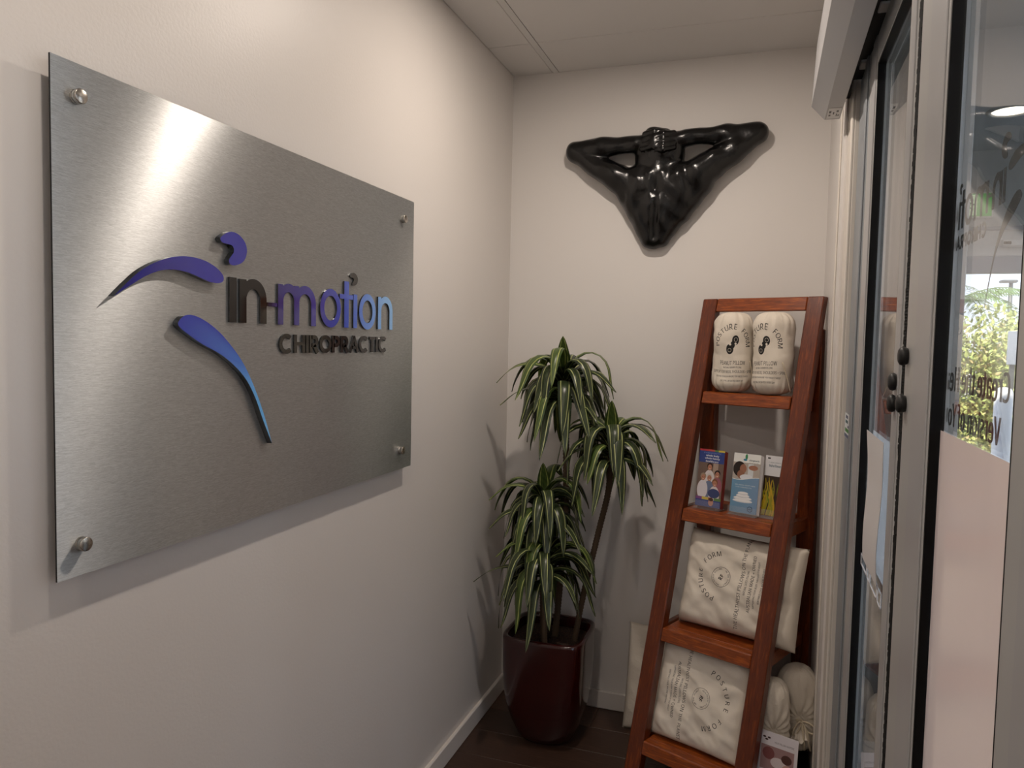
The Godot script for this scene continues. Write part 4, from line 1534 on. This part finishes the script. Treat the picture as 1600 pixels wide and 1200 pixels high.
func leaf_mesh(at: Vector3, az: float, e0: float, bend: float, reach: float, length: float, wid: float, twist: float) -> ArrayMesh:
	var st := begin(true)
	var rows := []
	var n := 12
	var p := at
	var az2 := az
	for i in n + 1:
		var t := float(i) / n
		var el := lerpf(e0, -bend, smoothstep(0.0, reach, t))
		az2 = az + twist * t * t
		var dir := Vector3(cos(el) * sin(az2), sin(el), cos(el) * cos(az2))
		var side := Vector3(cos(az2), 0, -sin(az2)).rotated(dir, twist * 1.2 * t)
		var nrm := side.cross(dir)
		var w := wid * (0.42 + 0.58 * smoothstep(0.0, 0.32, t)) * pow(maxf(0.0, 1.0 - pow(t, 2.3)), 0.8) + 0.0004
		var row := PackedVector3Array()
		for j in 7:
			var u := -1.0 + j / 3.0
			var q := p + side * u * w / 2 + nrm * (0.16 * w * (1 - u * u)) * -1.0 + nrm * 0.004 * sin(t * 9.0 + u * 1.5 + az * 3.0) * u
			q.x = maxf(q.x, 0.012 - PLANT_AT.x + 0.004 * absf(u))
			q.z = maxf(q.z, 0.010 - PLANT_AT.z + 0.004 * absf(u))
			row.append(q)
		rows.append(row)
		p += dir * length / n
	grid(st, rows)
	return done(st)

func rosette(cane: Node3D, at: Vector3, count: int, length: float, wid: float, seed_n: int, core := 0.10) -> void:
	var r2 := RandomNumberGenerator.new()
	r2.seed = seed_n
	for k in count:
		var q := float(k) / count
		var az := k * 2.39996 + r2.randf_range(-0.25, 0.25)
		# old leaves at the bottom hang, young ones in the middle stand
		var e0 := lerpf(0.25, 1.15, pow(q, 1.1)) + r2.randf_range(-0.15, 0.15)
		var bend := r2.randf_range(1.1, 1.5)
		var reach := lerpf(0.50, 0.72, q) + r2.randf_range(-0.12, 0.14)
		var ln := length * lerpf(0.95, 1.0, q) * r2.randf_range(0.82, 1.1)
		var young := q > 0.88
		if k >= count - 1:
			e0 = 1.42
			bend = -1.15
			ln = length * 0.46
			az = 0.15
		elif k % 7 == 3:
			bend = r2.randf_range(0.5, 0.9)
			reach = 0.85
			ln *= 0.85
		var start := at + Vector3(sin(az), 0, cos(az)) * 0.007 + Vector3(0, -core + core * q, 0)
		part("leaf", leaf_mesh(start, az, e0, bend, reach, ln, wid * (1.0 if k >= count - 1 else r2.randf_range(0.78, 1.12)), 0.0 if k >= count - 1 else r2.randf_range(-0.4, 0.4)), mats.leaf_young if young or (k % 9 == 4) else mats.leaf, cane)

func cane_mesh(pts: Array, r: float, steps := 70) -> ArrayMesh:
	var cv := Curve3D.new()
	for k in pts.size():
		var d: Vector3 = (pts[mini(k + 1, pts.size() - 1)] - pts[maxi(k - 1, 0)]) * 0.18
		cv.add_point(pts[k], -d, d)
	var st := begin(true)
	var rows := []
	var ln := cv.get_baked_length()
	for i in steps * 2 + 1:
		var row := PackedVector3Array()
		var p := cv.sample_baked(ln * i / (steps * 2), true)
		var rr := r * (1.0 + (0.10 if i % 2 else -0.06)) * (0.45 if i == 0 or i == steps * 2 else 1.0)
		for j in 13:
			var a := TAU * (j % 12) / 12
			row.append(p + Vector3(cos(a) * rr, 0.001 * sin(a * 2 + i), sin(a) * rr))
		rows.append(row)
	grid(st, rows)
	return done(st)

func build_plant() -> void:
	var t := thing("potted_dracaena", "tall striped-leaf plant with several canes in a dark red glazed pot", "plant", PLANT_AT)
	# pot: rounded square rings
	var st := begin(true)
	var prof := [[0.0, 0.0, 2.4], [0.085, 0.0, 2.4], [0.104, 0.006, 2.4], [0.120, 0.03, 2.6], [0.138, 0.08, 3.0], [0.152, 0.14, 3.6], [0.159, 0.21, 4.4], [0.162, 0.30, 5.0], [0.163, 0.415, 5.4], [0.1625, 0.424, 5.4], [0.159, 0.429, 5.4], [0.153, 0.430, 5.2], [0.147, 0.428, 5.0], [0.144, 0.422, 5.0], [0.142, 0.41, 5.0], [0.141, 0.36, 5.0]]
	var rows := []
	for e in prof:
		var row := PackedVector3Array()
		for j in 97:
			var a := TAU * (j % 96) / 96
			var c := cos(a)
			var s := sin(a)
			var k: float = pow(pow(absf(c), e[2]) + pow(absf(s), e[2]), -1.0 / e[2])
			row.append(Vector3(s * k * e[0], e[1], c * k * e[0]))
		rows.append(row)
	grid(st, rows, true)
	part("pot", done(st), mats.pot_glaze, t)
	st = begin(true)
	rows = []
	for i in 9:
		var row := PackedVector3Array()
		for j in 49:
			var a := TAU * (j % 48) / 48
			var k := pow(pow(absf(cos(a)), 5.0) + pow(absf(sin(a)), 5.0), -0.2) * 0.142 * i / 8.0
			row.append(Vector3(sin(a) * k, 0.385 + 0.006 * sin(j * 2.1 + i * 1.7) * (1.0 if i < 8 else 0.0), cos(a) * k))
		rows.append(row)
	grid(st, rows, true)
	part("soil", done(st), mats.soil, t)
	# canes, each with its crown of leaves
	var c1 := part("cane", cane_mesh([Vector3(0.012, 0.375, -0.03), Vector3(0.03, 0.62, -0.03), Vector3(0.048, 1.0, -0.015), Vector3(0.028, 1.44, -0.015)], 0.0125, 80), mats.cane, t)
	rosette(c1, Vector3(0.026, 1.445, -0.015), 44, 0.335, 0.060, 71, 0.12)
	var c2 := part("cane", cane_mesh([Vector3(0.095, 0.375, -0.02), Vector3(0.125, 0.55, -0.01), Vector3(0.19, 0.85, 0.01), Vector3(0.222, 1.0, 0.015), Vector3(0.228, 1.215, 0.015)], 0.0115, 70), mats.cane, t)
	rosette(c2, Vector3(0.228, 1.22, 0.015), 34, 0.305, 0.058, 83, 0.11)
	var c3 := part("cane", cane_mesh([Vector3(-0.02, 0.375, 0.02), Vector3(-0.03, 0.7, 0.02), Vector3(-0.033, 0.965, 0.015)], 0.0125, 50), mats.cane, t)
	rosette(c3, Vector3(-0.033, 0.968, 0.015), 40, 0.305, 0.057, 95, 0.11)
	var c4 := part("cane", cane_mesh([Vector3(0.0, 0.375, 0.07), Vector3(-0.006, 0.55, 0.075), Vector3(-0.01, 0.735, 0.075)], 0.011, 30), mats.cane, t)
	rosette(c4, Vector3(-0.01, 0.738, 0.075), 36, 0.330, 0.054, 107, 0.09)

func build_small_things() -> void:
	# switch plate behind the leaves
	var sw := thing("switch_plate", "white wall plate with two small keys half hidden by the plant", "switch", Vector3(0.300, 1.428, 0.0))
	part("plate", box_mesh(Vector3(0, 0.036, 0.0045), Vector3(0.115, 0.072, 0.009), 0.003), mats.white_metal, sw)
	for s in [-0.018, 0.018]:
		part("key", box_mesh(Vector3(s, 0.036, 0.0105), Vector3(0.016, 0.026, 0.004), 0.0015), mats.white_card, sw)
	# pillow leaning on the wall behind the shelf
	var p := thing("pillow", "plain cream pillow standing on the floor behind the shelf's left upright", "pillow", Vector3(0.70, 0.0, 0.135))
	var o := part("cover", soft_pillow(0.24, 0.43, 0.075, 88, 0.010, 5.0), mats.cotton, p, Vector3(0, 0.2125, -0.018))
	o.rotation.x = -0.10
	o.rotation.z = -0.03
	# black bag on the floor by the door
	var b := thing("black_box", "small matt black box on the floor between shelf and glass door", "box", Vector3(1.236, 0, 0.36))
	part("body", box_mesh(Vector3(0, 0.0525, 0), Vector3(0.062, 0.105, 0.16), 0.004), mats.black_card, b)
	part("lid", box_mesh(Vector3(0, 0.110, 0), Vector3(0.066, 0.012, 0.164), 0.003), mats.black_card, b)
	# vinyl logo and slogan on the outside of the near leaf
	var vl := thing("vinyl_logo", "dark mirror-reading logo decal high on the near glass door leaf", "decal", Vector3(1.3115, 1.726 - 1.590 * 0.42, 2.122 + 0.392 * 0.42), PI / 2)
	vl.scale = Vector3(0.42, 0.42, 0.42)
	logo(vl, 0.0, 0.001, mats.vinyl, true)
	var vs := thing("vinyl_slogan", "dark mirror-reading slogan lettering along the top of the frosted film", "decal", Vector3(1.3115, 1.45, 2.200), PI / 2)
	for e in [["Create the Healthiest", Vector3(0.016, 0.047, 0.0005), 0.41], ["Version of You!!", Vector3(0.043, 0.000, 0.0005), 0.285]]:
		var tm := TextMesh.new()
		tm.text = e[0]
		tm.font = sans
		tm.font_size = 32
		tm.pixel_size = 0.001
		tm.depth = 0.001
		tm.horizontal_alignment = HORIZONTAL_ALIGNMENT_LEFT
		tm.vertical_alignment = VERTICAL_ALIGNMENT_BOTTOM
		var k: float = e[2] / tm.get_aabb().size.x
		tm.pixel_size *= k
		part("lettering", tm, mats.vinyl, vs, e[1])

# ---------------------------------------------------------------- the lobby beyond the glass
func build_lobby() -> void:
	slab("floor_lobby", "pale grey tiled lobby floor beyond the glass", "floor", Vector3(1.34, -0.10, -3.7), Vector3(6.1, -0.004, 5.1), mats.lobby_floor)
	slab("ceiling_lobby", "grey lobby ceiling beyond the glass doors", "ceiling", Vector3(1.3, 3.09, -3.72), Vector3(6.1, 3.4, 5.1), mats.lobby_ceiling)
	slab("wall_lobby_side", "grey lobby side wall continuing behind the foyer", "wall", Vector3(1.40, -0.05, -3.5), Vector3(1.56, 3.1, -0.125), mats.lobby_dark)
	slab("wall_lobby_near", "low grey lobby wall under the shop window behind the viewer", "wall", Vector3(1.5, -0.05, 5.0), Vector3(6.1, 0.6, 5.12), mats.lobby_wall)
	var wf := structure("window_3", "tall lobby shop window behind the viewer", "window")
	for k in 5:
		part("frame_post", box_mesh(Vector3(1.55 + k * 1.12, 1.85, 5.06), Vector3(0.07, 2.5, 0.08), 0.003), mats.door_paint, wf)
	part("glass_pane", box_mesh(Vector3(3.8, 1.85, 5.06), Vector3(4.5, 2.5, 0.008)), mats.glass, wf)
	# far wall with the exit doors
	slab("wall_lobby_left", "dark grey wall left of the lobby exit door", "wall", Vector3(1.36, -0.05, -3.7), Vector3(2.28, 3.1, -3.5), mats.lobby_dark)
	slab("wall_lobby_top", "grey wall above the lobby exit door carrying the exit sign", "wall", Vector3(2.28, 2.52, -3.7), Vector3(6.1, 3.1, -3.5), mats.lobby_wall)
	slab("wall_lobby_right", "grey wall right of the lobby exit door", "wall", Vector3(4.0, -0.05, -3.7), Vector3(6.1, 2.52, -3.5), mats.lobby_wall)
	slab("wall_lobby_east", "low grey wall under the lobby windows", "wall", Vector3(6.0, -0.05, -3.7), Vector3(6.12, 0.7, 5.1), mats.lobby_wall)
	var wn := structure("window_2", "long bright lobby window out of the photograph's frame", "window")
	for k in 6:
		part("frame_post", box_mesh(Vector3(6.05, 1.88, -3.6 + k * 1.72), Vector3(0.08, 2.42, 0.06), 0.003), mats.door_paint, wn)
	part("glass_pane", box_mesh(Vector3(6.05, 1.88, 0.7), Vector3(0.008, 2.42, 8.6)), mats.glass, wn)
	var d := structure("door_3", "glazed lobby exit door seen through the near glass door leaf", "exit door")
	part("transom_panel", box_mesh(Vector3(3.14, 2.40, -3.58), Vector3(1.72, 0.21, 0.08), 0.004), mats.white_metal, d)
	part("head_rail", box_mesh(Vector3(3.14, 2.51, -3.57), Vector3(1.72, 0.035, 0.12), 0.004), mats.door_paint, d)
	part("top_rail", box_mesh(Vector3(3.14, 2.23, -3.56), Vector3(1.72, 0.13, 0.08), 0.004), mats.door_paint, d)
	for e in [[2.28, 2.315], [2.435, 2.49], [3.20, 3.28], [3.94, 4.0]]:
		part("stile", box_mesh(Vector3((e[0] + e[1]) / 2, 1.08, -3.56), Vector3(e[1] - e[0], 2.17, 0.08), 0.004), mats.door_paint, d)
	for k in 4:
		part("blind_strip", box_mesh(Vector3(2.335 + k * 0.028, 1.10, -3.60), Vector3(0.008, 2.1, 0.004)), mats.white_metal, d)
	for e in [[2.315, 2.435], [2.49, 3.20], [3.28, 3.94]]:
		part("glass_pane", box_mesh(Vector3((e[0] + e[1]) / 2, 1.09, -3.57), Vector3(e[1] - e[0], 2.16, 0.008)), mats.glass, d)
	part("bottom_rail", box_mesh(Vector3(3.14, 0.06, -3.56), Vector3(1.72, 0.11, 0.07), 0.004), mats.door_paint, d)
	# door closer box with a small lamp on the transom
	var dc := thing("door_sensor", "small pale motion sensor box above the lobby exit door", "sensor", Vector3(2.86, 2.36, -3.535))
	part("housing", box_mesh(Vector3(0, 0.03, 0.02), Vector3(0.26, 0.06, 0.05), 0.012), mats.white_metal, dc)
	part("lens", box_mesh(Vector3(-0.09, 0.03, 0.047), Vector3(0.05, 0.02, 0.006), 0.002), mats.gasket, dc)
	# exit sign
	var ex := thing("exit_sign", "green exit sign with a white running figure on the lobby wall", "exit sign", Vector3(2.515, 2.578, -3.5))
	part("housing", box_mesh(Vector3(0, 0.0975, 0.02), Vector3(0.29, 0.195, 0.04), 0.006), mats.white_metal, ex)
	part("green_face", box_mesh(Vector3(0, 0.0975, 0.0415), Vector3(0.265, 0.17, 0.003), 0.001), mats.exit_green_lit, ex)
	part("white_panel", box_mesh(Vector3(-0.012, 0.0975, 0.0440), Vector3(0.088, 0.158, 0.002), 0.0005), mats.exit_white, ex)
	var st := begin()
	var gcol := func(_p: Vector2) -> Color: return Color(1, 1, 1)
	for path in [[Vector2(-0.012, 0.118), Vector2(-0.022, 0.080)], [Vector2(-0.022, 0.082), Vector2(0.004, 0.066), Vector2(-0.006, 0.040)], [Vector2(-0.022, 0.080), Vector2(-0.034, 0.058), Vector2(-0.052, 0.056)], [Vector2(-0.013, 0.114), Vector2(-0.036, 0.106), Vector2(-0.042, 0.088)], [Vector2(-0.012, 0.116), Vector2(0.008, 0.100), Vector2(0.022, 0.106)]]:
		extrude(st, ribbon(path, 0.011), 0.0450, 0.0465, gcol)
	var hd := PackedVector2Array()
	for k in 14:
		hd.append(Vector2(-0.004, 0.134) + Vector2(cos(TAU * k / 14), sin(TAU * k / 14)) * 0.0105)
	extrude(st, hd, 0.0450, 0.0465, gcol)
	part("running_figure", st, mats.exit_green, ex)
	# lobby downlights
	var at := [Vector3(2.479, 3.09, -2.449), Vector3(4.2, 3.09, -2.6), Vector3(2.9, 3.09, 0.6), Vector3(4.4, 3.09, 2.8)]
	var lab := ["bright round lobby downlight seen through the near glass door leaf", "lobby downlight to the right of the exit door", "lobby downlight just outside the glass doors", "lobby downlight furthest from the exit door"]
	for k in 4:
		var t := thing("lobby_downlight", lab[k], "ceiling light", at[k], 0.0, "lobby downlights")
		st = begin(true)
		lathe(st, [Vector2(0.105, -0.002), Vector2(0.112, -0.012), Vector2(0.130, -0.014), Vector2(0.136, 0.0)], 40)
		part("trim_ring", done(st), mats.white_metal, t)
		st = begin(true)
		lathe(st, [Vector2(0.0, -0.012), Vector2(0.07, -0.011), Vector2(0.106, -0.003)], 36)
		part("lamp_lens", done(st), mats.lamp_glow, t)
		var l := SpotLight3D.new()
		l.name = "lamp_light"
		l.position = Vector3(0, -0.03, 0)
		l.rotation.x = -PI / 2
		l.light_color = Color(0.86, 0.93, 1.0)
		l.light_energy = 1.0
		l.light_size = 0.09
		l.spot_range = 14.0
		l.spot_attenuation = 2.0
		l.spot_angle = 72.0
		l.spot_angle_attenuation = 0.9
		l.shadow_enabled = true
		t.add_child(l, true)

# ---------------------------------------------------------------- outside the exit door
func bush(called: String, label: String, at: Vector3, size: Vector3, count: int, seed_n: int) -> void:
	var t := thing(called, label, "bush", at, 0.0, "bushes outside the exit door")
	var r2 := RandomNumberGenerator.new()
	r2.seed = seed_n
	# stems
	var st := begin(true)
	for k in 14:
		var a := r2.randf() * TAU
		var top := Vector3(cos(a) * size.x * 0.42 * r2.randf(), size.y * r2.randf_range(0.6, 0.92), sin(a) * size.z * 0.42 * r2.randf())
		var foot := Vector3(top.x * 0.2, 0, top.z * 0.2)
		var pts := []
		for i in 7:
			var q := i / 6.0
			pts.append(foot.lerp(top, q) + Vector3(sin(q * 5 + k), 0, cos(q * 4 + k)) * 0.05 * q)
		tube(st, pts, 0.022, 6, 0.006)
	part("stems", done(st), mats.bark, t)
	# one pointed folded leaf, copied
	st = begin(true)
	var rows := []
	for i in 5:
		var q := i / 4.0
		var w := sin(PI * pow(q, 0.8)) * 0.5 + 0.01
		rows.append(PackedVector3Array([Vector3(-w * 0.5, q, 0.08 * w), Vector3(0, q, -0.06 * w - 0.1 * q * q), Vector3(w * 0.5, q, 0.08 * w)]))
	grid(st, rows)
	var mm := MultiMesh.new()
	mm.transform_format = MultiMesh.TRANSFORM_3D
	mm.use_colors = true
	mm.mesh = done(st)
	mm.instance_count = count
	var lobes := []
	for k in 26:
		var d := Vector3(r2.randfn(), r2.randfn(), r2.randfn()).normalized()
		lobes.append([Vector3(d.x * size.x * 0.36, size.y * 0.52 + d.y * size.y * 0.36, d.z * size.z * 0.36), r2.randf_range(0.16, 0.3) * size.x])
	for k in count:
		var lb = lobes[r2.randi_range(0, 25)]
		var d := Vector3(r2.randfn(), r2.randfn(), r2.randfn()).normalized()
		var p: Vector3 = lb[0] + d * lb[1] * pow(r2.randf(), 0.3)
		p.y = maxf(p.y, 0.05)
		var bs := Basis.from_euler(Vector3(r2.randf_range(-1.2, 1.2), r2.randf() * TAU, r2.randf_range(-1.2, 1.2))).scaled(Vector3.ONE * r2.randf_range(0.05, 0.095))
		mm.set_instance_transform(k, Transform3D(bs, p))
		var g := Color(0.27, 0.34, 0.09).lerp(Color(0.50, 0.52, 0.18), r2.randf())
		if r2.randf() < 0.10:
			g = Color(0.62, 0.50, 0.24)
		mm.set_instance_color(k, g)
	var mi := MultiMeshInstance3D.new()
	mi.name = "foliage"
	mi.multimesh = mm
	mi.material_override = mats.bush_leaf
	mi.set_meta("kind", "stuff")
	t.add_child(mi, true)

func build_outside() -> void:
	slab("ground", "pale sunlit paving outside the exit door", "paving", Vector3(-30, -0.16, -60), Vector3(60, -0.06, -3.72), mats.paving)
	bush("bush", "dense sunlit green bush straight beyond the exit door", Vector3(3.55, -0.05, -8.2), Vector3(2.0, 2.0, 1.5), 14000, 5)
	bush("bush", "sunlit green bush behind the lamp post", Vector3(5.1, -0.05, -8.9), Vector3(2.2, 2.05, 1.5), 14000, 6)
	bush("bush", "shaded bush at the left edge of the exit door", Vector3(2.1, -0.05, -8.6), Vector3(1.8, 1.9, 1.4), 8000, 7)
	# palm
	var t := thing("palm", "feathery palm crown rising above the bushes", "palm", Vector3(4.15, 0.12, -11.5))
	var st := begin(true)
	tube(st, [Vector3(0, 0, 0), Vector3(0.03, 1.0, 0), Vector3(0, 2.3, 0)], 0.13, 12, 0.10)
	part("trunk", done(st), mats.bark, t)
	for k in 13:
		var a := TAU * k / 13.0 + 0.2
		st = begin(true)
		var spine := []
		for i in 13:
			var q := i / 12.0
			spine.append(Vector3(cos(a) * 1.05 * q, 2.3 + 0.75 * q - 1.05 * q * q * (0.6 + 0.5 * (k % 3)), sin(a) * 1.05 * q))
		tube(st, spine, 0.012, 5, 0.004)
		for i in range(1, 13):
			for s: float in [-1.0, 1.0]:
				var side := Vector3(-sin(a), 0, cos(a)) * s
				var fw := Vector3(cos(a), 0, sin(a))
				var ln := 0.34 * sin(PI * (0.15 + 0.8 * i / 12.0))
				for h in 2:
					var p: Vector3 = spine[i] - fw * 0.04 * h
					var tip: Vector3 = p + side * ln * 0.8 + fw * ln * 0.6 - Vector3(0, ln * 0.45, 0)
					var mid := (p + tip) / 2 + Vector3(0, 0.02, 0)
					grid(st, [PackedVector3Array([p, p + fw * 0.008]), PackedVector3Array([mid - fw * 0.014, mid + fw * 0.014]), PackedVector3Array([tip, tip + fw * 0.003])])
		part("frond", done(st), mats.palm_leaf, t)
	# lamp post far off
	var lp := thing("lamp_post", "thin grey lamp post with a flat head against the white sky", "lamp post", Vector3(6.12, -0.06, -16.0))
	st = begin(true)
	tube(st, [Vector3(0, 0, 0), Vector3(0, 1.6, 0), Vector3(0, 3.15, 0)], 0.055, 10, 0.04)
	part("pole", done(st), mats.pole_grey, lp)
	part("lamp_head", box_mesh(Vector3(-0.05, 3.18, 0), Vector3(0.32, 0.06, 0.22), 0.02), mats.pole_grey, lp)
	# bollard
	var bo := thing("bollard", "white round topped bollard outside the exit door", "bollard", Vector3(3.295, -0.06, -5.35))
	st = begin(true)
	lathe(st, [Vector2(0.0, 1.28), Vector2(0.04, 1.275), Vector2(0.068, 1.255), Vector2(0.080, 1.22), Vector2(0.080, 0.02)], 32)
	part("post", done(st), mats.bollard_white, bo)
	part("base_plate", box_mesh(Vector3(0, 0.01, 0), Vector3(0.24, 0.02, 0.24), 0.004), mats.pole_grey, bo)
	# grey notice board
	var nb := thing("notice_board", "blue grey notice board on posts at the right of the exit view", "notice board", Vector3(3.88, -0.06, -6.4))
	part("board", box_mesh(Vector3(0, 1.67, 0), Vector3(0.60, 0.37, 0.04), 0.006), mats.board_grey, nb)
	for s in [-0.24, 0.24]:
		part("post", box_mesh(Vector3(s, 0.75, -0.03), Vector3(0.05, 1.5, 0.03), 0.004), mats.pole_grey, nb)
